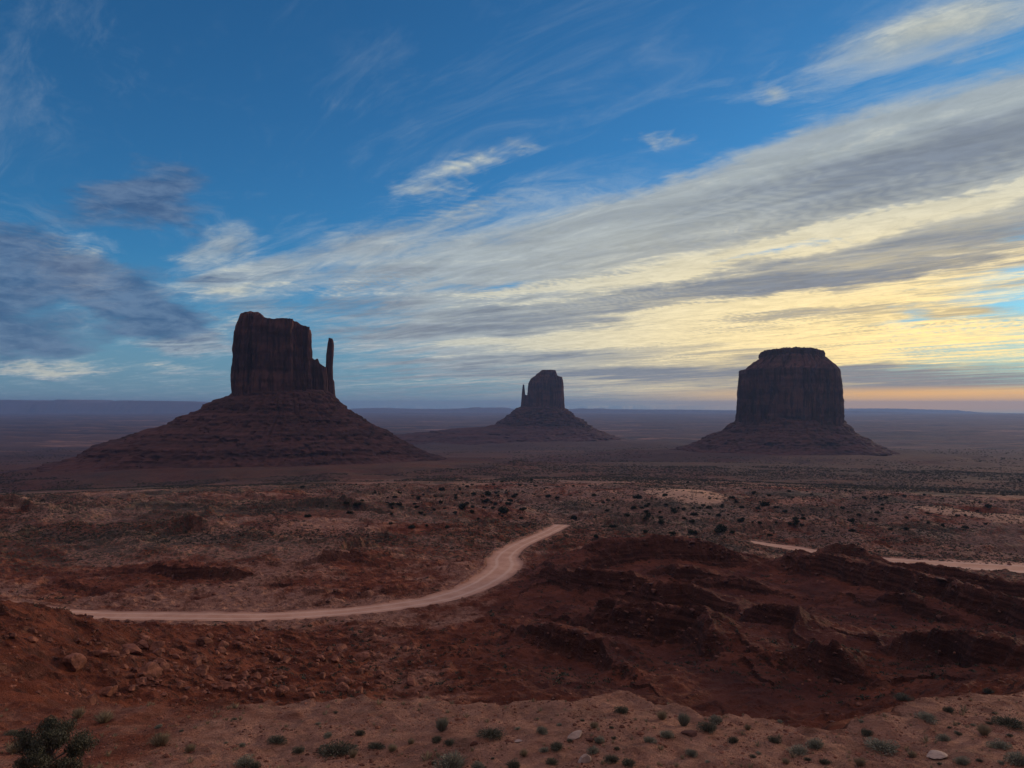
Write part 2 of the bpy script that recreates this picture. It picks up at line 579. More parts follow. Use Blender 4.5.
def height(X, Y, detail=True, masks=False):
    """ground height; X right, Y ahead of the viewpoint, metres"""
    X = np.asarray(X, float); Y = np.asarray(Y, float)
    r = np.hypot(X, Y)
    # domain warp
    wx = fbm(X / 45, Y / 45, 3, 60) * 12; wy = fbm(X / 45, Y / 45, 3, 70) * 12
    zm = rbf(X, Y)
    # relief of the middle ground
    mid = sst(Y, 60, 150) * sst(-r, -1600, -700)
    bad = sst(X / np.maximum(Y, 1), -0.10, 0.08) * sst(-Y, -330, -270) * sst(Y, 85, 130)       # broken ledges to the right
    Xw, Yw = X + wx, Y + wy
    n1 = ridged(Xw / 62, Yw / 40, 5, 3) - 0.45
    n2 = fbm(X / 18, Y / 14, 5, 11)
    dk = 0
    for c, a, b, h in DUN:
        dk = np.maximum(dk, np.exp(-(((X - c[0]) / (a * 1.1)) ** 2 + ((Y - c[1]) / (b * 1.3)) ** 2) ** 1.5))
    mid = mid * (1 - 0.92 * dk)
    relief = mid * (n1 * (3.4 - 2.2 * bad) * np.clip(Y / 260, 0.5, 2.2) + n2 * 1.3)
    z = zm + relief
    # stepped ledges
    stepm = mid * (0.55 + 0.45 * bad) * sst(fbm(X / 90, Y / 90, 2, 31), -0.30, 0.2) + 0.15 * bad * sst(-r, -900, -400)
    hgt = 3.0
    q = (z + 0.05 * X + fbm(X / 60, Y / 60, 2, 40) * 2.0) / hgt
    fr = q - np.floor(q)
    z = z + stepm * hgt * (0.85 - 0.45 * bad) * (sst(fr, 0.43, 0.57) - fr)
    for P, h, wf, wb in RID:
        x0, x1 = P[:, 0].min() - 50, P[:, 0].max() + 50; y0, y1 = P[:, 1].min() - 50, P[:, 1].max() + 60
        m = (X > x0) & (X < x1) & (Y > y0) & (Y < y1)
        if not m.any():
            continue
        xs = X[m] + wx[m] * 0.3 + fbm(X[m] / 9, Y[m] / 9, 4, 81) * 5.5; ys = Y[m] + wy[m] * 0.3 + fbm(X[m] / 9, Y[m] / 9, 4, 85) * 5.5
        L = np.linalg.norm(P[-1, :2] - P[0, :2])
        env = [0.25] + [1.0] * (len(P) - 2) + [0.2]
        d, s, v = seg_dist(xs, ys, P, [env])
        front = s < 0
        prof = np.where(front, 1 - sst(d, 0, wf * 0.42), (1 - np.clip(d / (wb * 1.3), 0, 1)) ** 1.3)
        z[m] += h * (1.5 if h > 2 else 1.0) * v[0] * prof
    for c, a, b, h in DUN:
        d = np.sqrt(((X - c[0]) / a) ** 2 + ((Y - c[1]) / b) ** 2)
        z = z + h * np.exp(-d * d * 1.3)
    # far plain
    zf = far_profile(r) + fbm(X / 260, Y / 260, 4, 21) * np.clip(r / 900, 0.6, 5) * 3.2 \
        + ridged(X / 1500, Y / 900, 4, 25) * 9 * sst(r, 2500, 6000)
    zf = zf + sst(r, 9000, 20000) * fbm(X / 6000, Y / 3500, 4, 29) * 34
    for cx_, D_, ra, rb, h_ in ((286, 1500, 330, 620, 13.0), (543, 3950, 560, 1100, 14.0), (789, 2480, 430, 800, 13.0)):
        dd = np.hypot(X - (cx_ - 512) * D_ / F, (Y - D_) * 1.15) + fbm(X / 140, Y / 140, 4, 330 + cx_) * 160
        zf = zf + h_ * (1 - sst(dd, ra, rb))
    fm = sst(r, 560, 1000)
    z = z * (1 - fm) + zf * fm
    # the near shelf and the drop below it
    ledge = -11.0 - 0.12 * Y + fbm(X / 9, Y / 7, 6, 51) * 0.60 + np.maximum(ridged(X / 3.5, Y / 2.2, 4, 54) - 0.52, 0) * 0.5 * sst(fbm(X / 11, Y / 8, 2, 56), 0.0, 0.3) + fbm(X / 28, Y / 22, 2, 57) * 0.5
    ledge = ledge + sst(-Y, -23, -7) * (11.0 - 1.7 + 0.12 * Y) * sst(-Y, -9.0, -2.0)
    edge = np.interp(X, _ex, _ey) + fbm(X / 13, X / 31 + 4, 3, 90) * 2.6 + fbm(X / 2.3, Y / 2.3, 4, 92) * 1.5
    e = Y - edge
    ledge = ledge + 0.13 * np.exp(-(e / 1.6) ** 2) * (1 + fbm(X / 2.0, Y / 2.0, 3, 95) * 1.6)
    base = np.where(e > 0, np.minimum(ledge, z + 0.0), ledge)
    dropw = 34.0 + 6 * fbm(X / 12, Y / 12, 2, 99)
    s = sst(e, -0.2, 3.0) * 0.16 + 0.84 * np.clip(e / dropw, 0, 1) ** 0.8
    s = np.where(e < -0.2, 0, s)
    gul = ridged(X / 9, Y / 22, 4, 101) * sst(e, 2, 12) * sst(-e, -60, -25) * 2.2
    z = ledge * (1 - s) + z * s - gul * (s > 0)
    # roads: bench cut level, soft shoulders, a little windrow
    roadm = np.zeros(X.shape)
    for rd in ROADS:
        c = rd['c']
        x0, x1 = c[:, 0].min() - 40, c[:, 0].max() + 40; y0, y1 = c[:, 1].min() - 40, c[:, 1].max() + 40
        m = (X > x0) & (X < x1) & (Y > y0) & (Y < y1)
        if not m.any():
            continue
        sub = slice(None, None, 3)
        d, s_, v = seg_dist(X[m], Y[m], c[sub], [c[sub, 2], rd['wid'][sub]])
        half = v[1] / 2
        k = 1 - sst(d, half + 0.8, half + 11)
        zz_ = v[0] + 0.35 * np.exp(-((d - half - 1.2) / 0.9) ** 2) - 0.15 * (d < half)
        z[m] = z[m] * (1 - k) + zz_ * k
        roadm[m] = np.maximum(roadm[m], 1 - sst(d, half - 0.5, half + 2.0))
    if detail:
        k = 1 - np.clip(roadm, 0, 1)
        z = z + k * ((fbm(X / 3.2, Y / 3.2, 4, 120) * 0.55 + (ridged(X / 7.5, Y / 5.5, 4, 140) - 0.4) * (1.2 - 0.5 * bad)) * sst(Y, 44, 90) * sst(-r, -900, -300)
                     + fbm(X / 1.1, Y / 1.1, 3, 130) * 0.10 * sst(-r, -160, -70))
    if not masks:
        return z
    return z, roadm, e, bad


# ================================================================ ground mesh
def spaced(parts):
    out = []
    for a, b, n, kind in parts:
        out.append(np.geomspace(a, b, n, endpoint=False) if kind == 'g' else np.linspace(a, b, n, endpoint=False))
    return np.concatenate(out)


rr = spaced([(0.4, 24, 46, 'g'), (24, 31, 40, 'l'), (31, 48, 130, 'l'), (48, 92, 70, 'g'), (92, 330, 420, 'g'), (330, 900, 230, 'g'),
             (900, 2400, 120, 'g'), (2400, 9000, 80, 'g'), (9000, 35000, 50, 'g')])
rr = np.append(rr, 35000.0)
aa = np.concatenate([np.linspace(-180, -44, 60, endpoint=False), np.linspace(-44, 44, 1150, endpoint=False), np.linspace(44, 180, 60, endpoint=False)])
NR, NA = len(rr), len(aa)
RRg, AAg = np.meshgrid(rr, np.radians(aa), indexing='ij')
GX, GY = RRg * np.sin(AAg), RRg * np.cos(AAg)
GZ, GROAD, GE, GBAD = height(GX, GY, masks=True)


def ground_at(x, y):
    """bilinear look-up in the finished ground sheet"""
    x = np.asarray(x, float); y = np.asarray(y, float)
    r = np.hypot(x, y); a = np.degrees(np.arctan2(x, y))
    i = np.clip(np.searchsorted(rr, r) - 1, 0, NR - 2); j = np.clip(np.searchsorted(aa, a) - 1, 0, NA - 2)
    fi = np.clip((r - rr[i]) / (rr[i + 1] - rr[i]), 0, 1); fj = np.clip((a - aa[j]) / (aa[j + 1] - aa[j]), 0, 1)
    return (GZ[i, j] * (1 - fi) + GZ[i + 1, j] * fi) * (1 - fj) + (GZ[i, j + 1] * (1 - fi) + GZ[i + 1, j + 1] * fi) * fj


def hit(px, py, y0=22.0, y1=3000.0):
    """where the sight line of a pixel meets the ground"""
    d = pxdir(px, py)
    Y = np.geomspace(y0, y1, 3000)
    X = d[0] / d[1] * Y; Z = d[2] / d[1] * Y
    g = ground_at(X, Y)
    k = np.argmax(Z < g)
    if k == 0:
        k = 1
    return np.array([X[k], Y[k], g[k]])


def mesh_from(name, verts, faces, mats=(), smooth_=True, parent=None):
    """one mesh object out of numpy arrays; faces is (n,3) or (n,4), or a list of arrays"""
    me = bpy.data.meshes.new(name)
    verts = np.asarray(verts, np.float32)
    fl = faces if isinstance(faces, list) else [faces]
    fl = [np.asarray(f, np.int32) for f in fl if len(f)]
    me.vertices.add(len(verts)); me.vertices.foreach_set('co', verts.ravel())
    loops = np.concatenate([f.ravel() for f in fl])
    counts = np.concatenate([np.full(len(f), f.shape[1], np.int32) for f in fl])
    me.loops.add(len(loops)); me.loops.foreach_set('vertex_index', loops)
    me.polygons.add(len(counts))
    me.polygons.foreach_set('loop_start', np.concatenate([[0], np.cumsum(counts)[:-1]]).astype(np.int32))
    me.polygons.foreach_set('loop_total', counts)
    me.polygons.foreach_set('use_smooth', np.full(len(counts), smooth_))
    me.update(calc_edges=True)
    for m in mats:
        me.materials.append(m)
    ob = bpy.data.objects.new(name, me)
    COL.objects.link(ob)
    if parent is not None:
        ob.parent = parent
    return ob


def attr(ob, name, vals):
    a = ob.data.attributes.new(name, 'FLOAT', 'POINT')
    a.data.foreach_set('value', np.asarray(vals, np.float32).ravel())


def tag(o, label=None, cat=None, group=None, kind=None):
    if label: o['label'] = label
    if cat: o['category'] = cat
    if group: o['group'] = group
    if kind: o['kind'] = kind
    return o


def gridfaces(nr, na, wrap):
    i = np.arange(nr - 1)[:, None]; j = np.arange(na if wrap else na - 1)[None, :]
    j2 = (j + 1) % na
    return np.stack([i * na + j, i * na + j2, (i + 1) * na + j2, (i + 1) * na + j], -1).reshape(-1, 4)


# ================================================================ materials
def new_mat(name, rough=0.9):
    m = bpy.data.materials.new(name)
    m.use_nodes = True
    G.tree = m.node_tree
    b = m.node_tree.nodes['Principled BSDF']
    b.inputs['Roughness'].default_value = rough
    b.inputs['Specular IOR Level'].default_value = 0.15
    return m, b


def bump(b, h, strength, dist, prev=None):
    n = node('ShaderNodeBump')
    n.inputs['Strength'].default_value = strength
    n.inputs['Distance'].default_value = dist
    link(h, n.inputs['Height'])
    if prev is not None:
        G.tree.links.new(prev.outputs[0], n.inputs['Normal'])
    G.tree.links.new(n.outputs[0], b.inputs['Normal'])
    return n


def aread(name):
    n = node('ShaderNodeAttribute', attribute_name=name)
    return G(n.outputs['Fac'])


def scaled(pos, s):
    n = node('ShaderNodeVectorMath', operation='MULTIPLY')
    link(pos, n.inputs[0]); n.inputs[1].default_value = s
    return n.outputs[0]


def ground_material():
    m, b = new_mat('desert_ground', 0.95)
    geo = node('ShaderNodeNewGeometry')
    pos = geo.outputs['Position']
    _, _, nz = sep(geo.outputs['Normal'])
    sand, veg, dark, pale = aread('sand'), aread('veg'), aread('dark'), aread('pale')
    nA = noise(pos, 0.012, 6, 0.6)
    nB = noise(pos, 0.11, 6, 0.65)
    nC = noise(pos, 0.9, 5, 0.7)
    nD = noise(pos, 7.0, 3, 0.6)
    red = mixc(smooth(nB, 0.35, 0.65), (0.175, 0.048, 0.024), (0.32, 0.100, 0.052))
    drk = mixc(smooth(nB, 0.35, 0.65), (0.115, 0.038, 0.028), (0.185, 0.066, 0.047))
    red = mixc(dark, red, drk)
    snd = mixc(smooth(nC, 0.3, 0.7), (0.38, 0.185, 0.125), (0.58, 0.31, 0.215))
    col = mixc(smooth(sand + (nB - 0.5) * 1.1 + (nC - 0.5) * 0.5, 0.25, 0.75), red, snd)
    # steep faces show bare banded rock
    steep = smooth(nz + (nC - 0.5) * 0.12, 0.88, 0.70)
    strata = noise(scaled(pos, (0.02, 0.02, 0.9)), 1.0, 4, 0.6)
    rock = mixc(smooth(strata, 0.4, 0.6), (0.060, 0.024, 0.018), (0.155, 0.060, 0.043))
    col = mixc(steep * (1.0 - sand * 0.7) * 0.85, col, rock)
    # dusty grey-tan crust over the flats beyond the road
    mg = aread('tan')
    col = mixc(mg * smooth(nB + (nA - 0.5) * 1.5, 0.36, 0.58) * 0.62, col, mixc(smooth(nC, 0.35, 0.65), (0.165, 0.118, 0.095), (0.36, 0.255, 0.205)))
    # pebbles and crust
    col = mixc(smooth(nD, 0.58, 0.72) * 0.35, col, (0.12, 0.07, 0.055))
    col = mixc(smooth(noise(pos, 3.1, 4, 0.7), 0.60, 0.75) * 0.25, col, (0.42, 0.30, 0.25))
    nE = noise(scaled(pos, (0.30, 0.22, 0.5)), 1.0, 7, 0.78)
    col = mixc(smooth(nE, 0.50, 0.62) * 0.55 * (1.0 - aread('near') * 0.6), col, (0.062, 0.030, 0.024))
    col = mixc(smooth(nE, 0.46, 0.36) * 0.45 * (1.0 - dark), col, (0.36, 0.175, 0.115))
    # grey-green low growth
    sp = noise(pos, 0.55, 3, 0.75)
    gr = mixc(smooth(nC, 0.3, 0.7), (0.065, 0.066, 0.046), (0.125, 0.115, 0.080))
    vm = smooth(sp + veg * 0.24, 0.56, 0.66) * smooth(veg, 0.02, 0.25)
    vm2 = smooth(noise(scaled(pos, (0.10, 0.045, 0.1)), 1.0, 5, 0.7) + veg * 0.28, 0.60, 0.74)
    col = mixc(vm * 0.75, col, gr)
    col = mixc(vm2 * 0.55 * smooth(veg, 0.3, 0.7), col, (0.060, 0.058, 0.048))
    # scrub and bare clay bands out on the plain, haze blue painted in
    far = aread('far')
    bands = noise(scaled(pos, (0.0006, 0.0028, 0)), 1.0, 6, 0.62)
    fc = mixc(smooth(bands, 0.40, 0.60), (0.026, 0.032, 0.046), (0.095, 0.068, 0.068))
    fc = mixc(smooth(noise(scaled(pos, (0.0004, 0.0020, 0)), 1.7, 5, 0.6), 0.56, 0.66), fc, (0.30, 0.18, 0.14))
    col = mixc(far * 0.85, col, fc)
    col = mixc(smooth(pale + (nB - 0.5) * 0.9, 0.35, 0.65), col, mixc(nB, (0.56, 0.32, 0.205), (0.70, 0.44, 0.30)))
    # darker red-brown flats round the feet of the buttes
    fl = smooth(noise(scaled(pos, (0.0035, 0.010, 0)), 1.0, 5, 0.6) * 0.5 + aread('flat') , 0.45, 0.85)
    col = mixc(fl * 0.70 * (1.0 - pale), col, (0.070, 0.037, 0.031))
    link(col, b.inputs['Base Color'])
    p = bump(b, noise(pos, 0.45, 7, 0.75), 1.0, 2.6)
    near = aread('near')
    n2 = noise(pos, 5.0, 6, 0.7)
    mlt = n2 * near
    bump(b, mlt, 1.0, 0.22, p)
    return m


def road_material():
    m, b = new_mat('dirt_road', 0.9)
    geo = node('ShaderNodeNewGeometry')
    pos = geo.outputs['Position']
    n1 = noise(pos, 0.15, 5, 0.65); n2 = noise(pos, 1.2, 5, 0.7)
    ac = aread('across')
    rut = smooth(G.m('ABSOLUTE', G.m('ABSOLUTE', ac) - 0.42) + (n2 - 0.5) * 0.12, 0.16, 0.02)
    col = mixc(smooth(n1, 0.35, 0.65), (0.46, 0.255, 0.175), (0.56, 0.335, 0.24))
    col = mixc(rut * 0.6, col, (0.64, 0.45, 0.35))
    col = mixc(smooth(G.m('ABSOLUTE', ac) + (n2 - 0.5) * 0.5, 0.7, 1.0) * 0.8, col, (0.30, 0.145, 0.095))
    col = mixc(smooth(n2, 0.55, 0.7) * 0.25, col, (0.33, 0.19, 0.14))
    link(col, b.inputs['Base Color'])
    bump(b, n2, 0.5, 0.12)
    return m


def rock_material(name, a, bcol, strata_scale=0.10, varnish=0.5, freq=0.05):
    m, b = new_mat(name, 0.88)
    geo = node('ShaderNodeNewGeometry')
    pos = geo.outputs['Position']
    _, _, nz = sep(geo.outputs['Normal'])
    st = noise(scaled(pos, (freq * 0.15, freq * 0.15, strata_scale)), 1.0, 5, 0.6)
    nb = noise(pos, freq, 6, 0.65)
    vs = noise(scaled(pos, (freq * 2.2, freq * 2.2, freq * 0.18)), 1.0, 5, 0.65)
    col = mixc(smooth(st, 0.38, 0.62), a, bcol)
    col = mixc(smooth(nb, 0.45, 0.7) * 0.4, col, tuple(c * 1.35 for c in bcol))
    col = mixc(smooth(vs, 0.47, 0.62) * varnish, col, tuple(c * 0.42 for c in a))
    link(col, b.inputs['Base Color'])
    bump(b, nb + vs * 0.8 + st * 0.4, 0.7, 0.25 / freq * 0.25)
    return m


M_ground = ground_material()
M_road = road_material()
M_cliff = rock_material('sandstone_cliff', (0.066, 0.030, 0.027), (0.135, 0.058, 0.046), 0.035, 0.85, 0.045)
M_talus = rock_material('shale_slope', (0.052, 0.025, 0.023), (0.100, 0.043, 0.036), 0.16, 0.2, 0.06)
M_mesa = rock_material('far_mesa_rock', (0.10, 0.062, 0.055), (0.14, 0.085, 0.072), 0.02, 0.1, 0.003)

# ground sheet
gv = np.stack([GX, GY, GZ], -1).reshape(-1, 3)
gf = gridfaces(NR, NA, True)
gv = np.vstack([gv, [[0, 0, float(GZ[0].mean())]]])
cidx = len(gv) - 1
jj = np.arange(NA)
tri = np.stack([np.full(NA, cidx), (jj + 1) % NA, jj], -1)
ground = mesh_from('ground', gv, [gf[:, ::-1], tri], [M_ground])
tag(ground, 'red desert floor with sand, ledges and gullies reaching to the horizon', 'ground', kind='structure')

rg = np.hypot(GX, GY)
U = GX / np.maximum(GY, 1)
shelf = sst(-GE, -1.5, 0.5)
sand = shelf * (0.88 + 0.55 * fbm(GX / 8, GY / 6, 3, 201)) * sst(GX, -22, -8)
sand = np.maximum(sand, shelf * 0.30)
nS = fbm(GX / 60, GY / 60, 4, 210); nS2 = fbm(GX / 16, GY / 16, 3, 215)
midm = sst(rg, 165, 215) * sst(-rg, -1300, -900)
ctr = sst(rg, 430, 560) * sst(U, -0.28, 0.0)
sand = np.maximum(sand, midm * (1 - GBAD) * np.clip(0.44 + 0.10 * ctr + nS * 1.1 + nS2 * 0.5, 0, 1))
# sandy wash running down to the road
wash = pts([(430, 700, 112), (408, 672, 140), (385, 648, 165), (372, 628, 190)])
dw, _, _ = seg_dist(GX, GY, wash)
sand = np.maximum(sand, (1 - sst(dw, 3, 13)) * 0.45)
dr, _, _ = seg_dist(GX, GY, ROADS[0]['c'][::6]); dr2, _, _ = seg_dist(GX, GY, ROADS[1]['c'][::6])
sand = np.maximum(sand, 0.55 * (1 - sst(np.minimum(dr, dr2), 6, 16)))
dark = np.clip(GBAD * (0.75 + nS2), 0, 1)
veg = np.clip(sst(rg, 260, 420) * (0.42 + 0.9 * fbm(GX / 120, GY / 90, 3, 230) + 0.10 * sst(U, -0.05, 0.35) - 0.25 * ctr) * sst(-rg, -2600, -1500), 0, 1)
veg = np.clip(veg + 0.35 * sst(rg, 1200, 1600) * sst(U, 0.02, 0.2) * sst(-rg, -5000, -3000), 0, 1)
veg = np.maximum(veg, 0.10 * shelf)
pale = np.zeros_like(rg)
for c, a, b_, h in DUN:
    d = np.sqrt(((GX - c[0]) / (a * 1.05)) ** 2 + ((GY - c[1]) / (b_ * 1.2)) ** 2)
    pale = np.maximum(pale, 1 - sst(d, 0.5, 1.15))
pale *= (1 - sst(-GX, 100, 200) * 0.6)
pad = lambda v: np.append(v.ravel(), 0)
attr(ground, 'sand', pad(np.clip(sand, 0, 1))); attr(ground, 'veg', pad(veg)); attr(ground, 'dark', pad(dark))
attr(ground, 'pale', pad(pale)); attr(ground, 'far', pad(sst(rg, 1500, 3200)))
attr(ground, 'tan', pad(sst(rg, 250, 520) * (1 - GBAD) * (0.45 + 0.55 * sst(U, -0.25, 0.1))))
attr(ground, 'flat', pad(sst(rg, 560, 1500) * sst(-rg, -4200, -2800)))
pf = np.ones(NR - 1, bool); pf[(rr[:-1] > 70) & (rr[:-1] < 900)] = False
ground.data.polygons.foreach_set('use_smooth', np.concatenate([np.repeat(pf, NA), np.ones(NA, bool)]))
attr(ground, 'near', pad(sst(-rg, -140, -50)))

# roads
for rd, lab in zip(ROADS, ('pale dirt road curving from the left edge up to the bend', 'pale dirt road with wide pull-out behind the red ledges at right')):
    c, w = rd['c'], rd['wid']
    tdir = np.gradient(c[:, :2], axis=0); tdir /= np.linalg.norm(tdir, axis=1)[:, None]
    nrm = np.stack([tdir[:, 1], -tdir[:, 0]], 1)
    K = 13
    cols = np.linspace(-1, 1, K)
    V = []
    for k in cols:
        wob = 1 + 0.22 * fbm(c[:, 0] / 9 + 5 * np.sign(k), c[:, 1] / 9, 3, 300)
        o = c[:, :2] + nrm * (k * w / 2 * wob)[:, None]
        zc = np.maximum(height(o[:, 0], o[:, 1], detail=False), c[:, 2] - 0.15) + 0.06 + 0.10 * (1 - k * k)
        V.append(np.column_stack([o, zc]))
    V = np.stack(V, 1).reshape(-1, 3)
    ob = mesh_from('road', V, gridfaces(len(c), K, False), [M_road])
    attr(ob, 'across', np.tile(cols, len(c)))
    tag(ob, lab, 'dirt road', kind='structure')


# ================================================================ buttes
def empty(name, loc):
    o = bpy.data.objects.new(name, None)
    o.empty_display_size = 1
    COL.objects.link(o)
    o.location = loc
    return o


def sgnpow(v, p):
    return np.sign(v) * np.abs(v) ** p


def turned(V, cx, D):
    """turn a block about its butte's axis so that its face looks at the viewpoint"""
    phi = math.atan2((cx - 512) / F, 1.0)
    c, s_ = math.cos(phi), math.sin(phi)
    X0 = (cx - 512) * D / F
    xl = (V[:, 0] - X0) * c; yl = V[:, 1] - D
    V = V.copy()
    V[:, 0] = X0 + xl * c + yl * s_
    V[:, 1] = D - xl * s_ + yl * c
    return V


def loft(name, parent, D, left, right, z0rows, top, depth, yc, n=3.0, NT=620, NV=110, amp=4.0, seed=0, mat=None, rough=1.0, ncap=26, org=(0, 0, 0), band=0.0):
    """cliff-sided block: left/right = [(v, pixel x)], top = [(pixel x, row)], depth metres, yc offset behind D"""
    s = D / F
    v = np.linspace(0, 1, NV)
    L = np.interp(v, [a for a, _ in left], [b for _, b in left]); Rr = np.interp(v, [a for a, _ in right], [b for _, b in right])
    th = np.linspace(0, 2 * np.pi, NT, endpoint=False)
    ct, st = sgnpow(np.cos(th), 2 / n), sgnpow(np.sin(th), 2 / n)
    tx = np.array([a for a, _ in top]); tz = np.array([-(b - 406.0) * s for _, b in top])
    z0x = np.array([a for a, _ in z0rows]); z0z = np.array([-(b - 406.0) * s for _, b in z0rows])
    rings = []
    for k in range(NV):
        a = (Rr[k] - L[k]) / 2 * s; c = ((Rr[k] + L[k]) / 2 - 512) * s
        w0 = (Rr[0] - L[0]) / 2 * s
        b = depth / 2 * (0.35 + 0.65 * a / w0)
        x = c + a * ct; y = yc + b * st
        pxx = x / s + 512
        zb = np.interp(pxx, z0x, z0z); zt = np.interp(pxx, tx, tz)
        z = zb + (zt - zb) * v[k]
        # flutes, buttresses and alcoves
        arc = th / (2 * np.pi) * (2 * np.pi * (a + b) / 2)
        A = arc if k == 0 else A0
        if k == 0: A0 = arc; A = arc
        per = A0[-1]
        blend = sst(th, 0, 0.25)
        def pn(f, fz, octs, sd, kind):
            g = ridged if kind else fbm
            u1 = g(A0 * f + 7.3, z * fz, octs, sd)
            u0 = g((A0 - per) * f + 7.3, z * fz, octs, sd)
            w = sst(th, 2 * np.pi - 0.5, 2 * np.pi)
            return u1 * (1 - w) + u0 * w
        d = amp * ((pn(1 / 42, 1 / 260, 3, seed, 0)) * 1.6 - (pn(1 / 23, 1 / 150, 4, seed + 9, 1) - 0.25) * 2.0 + pn(1 / 6, 1 / 30, 4, seed + 20, 0) * 1.1)
        blk = pn(1 / 30, 1 / 400, 3, seed + 60, 0) * 3.2; fb = blk - np.floor(blk)
        d = d + amp * 1.5 * (np.floor(blk) + sst(fb, 0.35, 0.65)) * 0.9
        d = d + band * np.interp(v[k], [0, 0.05, 0.1, 1], [0.6, 0.2, 0, 0])
        d = d + amp * 0.35 * perlin(np.full_like(z, 0.5), z / 9.0, seed + 33)
        nrm = np.stack([ct / a, st / b], 1)
        nrm = np.stack([np.cos(th) * (b / max(a, b)) + 0.0, np.sin(th)], 1)
        nrm /= np.linalg.norm(nrm, axis=1)[:, None]
        edge_k = 0.35 + 1.05 * np.abs(np.sin(th))
        x = x + nrm[:, 0] * d * edge_k; y = y + nrm[:, 1] * d
        z = z + (v[k] ** 3) * perlin(x / 8, y / 8, seed + 40) * amp * 0.5
        rings.append(np.stack([x, y, z], 1))
    last = rings[-1]
    cen = last.mean(0)
    for j in range(1, ncap + 1):
        f = 1 - j / (ncap + 0.6)
        p = cen + (last - cen) * f
        zt = np.interp(p[:, 0] / s + 512, tx, tz)
        zb = last[:, 2] + (zt - np.interp(last[:, 0] / s + 512, tx, tz))
        p[:, 2] = zb * f + zt * (1 - f) + perlin(p[:, 0] / 11, p[:, 1] / 11, seed + 50) * amp * 0.5
        rings.append(p)
    V = np.concatenate(rings)
    V[:, 1] += D
    V = turned(V, org[0] * F / D + 512, D) - np.array(org)
    nr = len(rings)
    f = gridfaces(nr, NT, True)
    V = np.vstack([V, V[-NT:].mean(0)])
    j = np.arange(NT)
    tri = np.stack([np.full(NT, len(V) - 1), (nr - 1) * NT + j, (nr - 1) * NT + (j + 1) % NT], -1)
    ob = mesh_from(name, V, [f, tri], [mat], parent=parent)
    return ob


def talus(name, parent, D, cx, prof, frontk, backk, yc, mat, org, seed=0, NT=900, NV=190, ledges=5, gully=1.0):
    """skirt of broken slopes; prof = [(row, left px, right px)] from top to bottom"""
    s = D / F
    rows = np.array([p[0] for p in prof], float); z_ = -(rows - 406.0) * s
    Lp = np.array([p[1] for p in prof]) * s; Rp = np.array([p[2] for p in prof]) * s
    t = np.linspace(0, 1, NV)
    z = z_[0] + (z_[-1] - z_[0]) * t
    H = z_[0] - z_[-1]
    th = np.linspace(0, 2 * np.pi, NT, endpoint=False)
    wr = 0.5 + 0.5 * np.cos(th)
    kf = np.where(np.sin(th) < 0, frontk, backk)
    fr = 1 + (kf - 1) * np.sin(th) ** 2
    Z = np.repeat(z[:, None], NT, 1)
    TH = np.repeat(th[None, :], NV, 0)
    cxx, cyy = np.cos(TH), np.sin(TH)
    # undulating beds: sample the profile at a disturbed height so ledges stand out
    def prof_r(zq):
        l = np.interp(-zq, -z_, Lp); r = np.interp(-zq, -z_, Rp)
        return (l * (1 - wr) + r * wr) * fr
    r0 = prof_r(Z)
    gx, gy = r0 * cxx, r0 * cyy
    bed = H / ledges
    wob = fbm(cxx * 2.2 + 4, cyy * 2.2, 3, seed + 3) * bed * 0.25
    q = (Z + wob) / bed
    fq = q - np.floor(q)
    strength = 0.55 + 0.9 * fbm(cxx * 3.5, cyy * 3.5 + np.floor(q) * 3.3, 3, seed + 5)
    zq = Z + bed * (sst(fq, 0.0, 0.78) - fq) * np.clip(strength - 0.25, 0.0, 0.55)
    q2 = (Z + wob) / (bed * 0.31)
    f2 = q2 - np.floor(q2)
    zq = zq + bed * 0.31 * (sst(f2, 0.0, 0.8) - f2) * 0.4 * sst(t, 0.35, 0.8)[:, None]
    r1 = prof_r(np.clip(zq, z_[-1], z_[0]))
    den = 40.0 * s / 2
    fine0 = fbm(gx / (den * 1.5), gy / (den * 1.5), 4, seed + 19)
    gul = ridged(cxx * 6 + gx / (den * 5) + fine0 * 0.6, cyy * 6 + gy / (den * 5) + fine0 * 0.6, 5, seed + 11) - 0.4
    fine = fbm(gx / (den * 0.35), gy / (den * 0.35) + Z / 12, 4, seed + 17)
    r1 = r1 - gully * gul * 4.6 * s * sst(t, 0.02, 0.2)[:, None] * 1.4 + fine * 3.2 * s + fine0 * 4.0 * s
    X = (cx - 512) * s + r1 * cxx; Yy = yc + D + r1 * cyy
    V = np.stack([X, Yy, Z + fine * 1.2 * s], -1).reshape(-1, 3)
    V = turned(np.vstack([V, [(cx - 512) * s, yc + D, z_[0] + 2]]), cx, D) - np.array(org)
    f = gridfaces(NV, NT, True)[:, ::-1]
    j = np.arange(NT)
    tri = np.stack([np.full(NT, len(V) - 1), j, (j + 1) % NT], -1)
    return mesh_from(name, V, [f, tri], [mat], parent=parent)


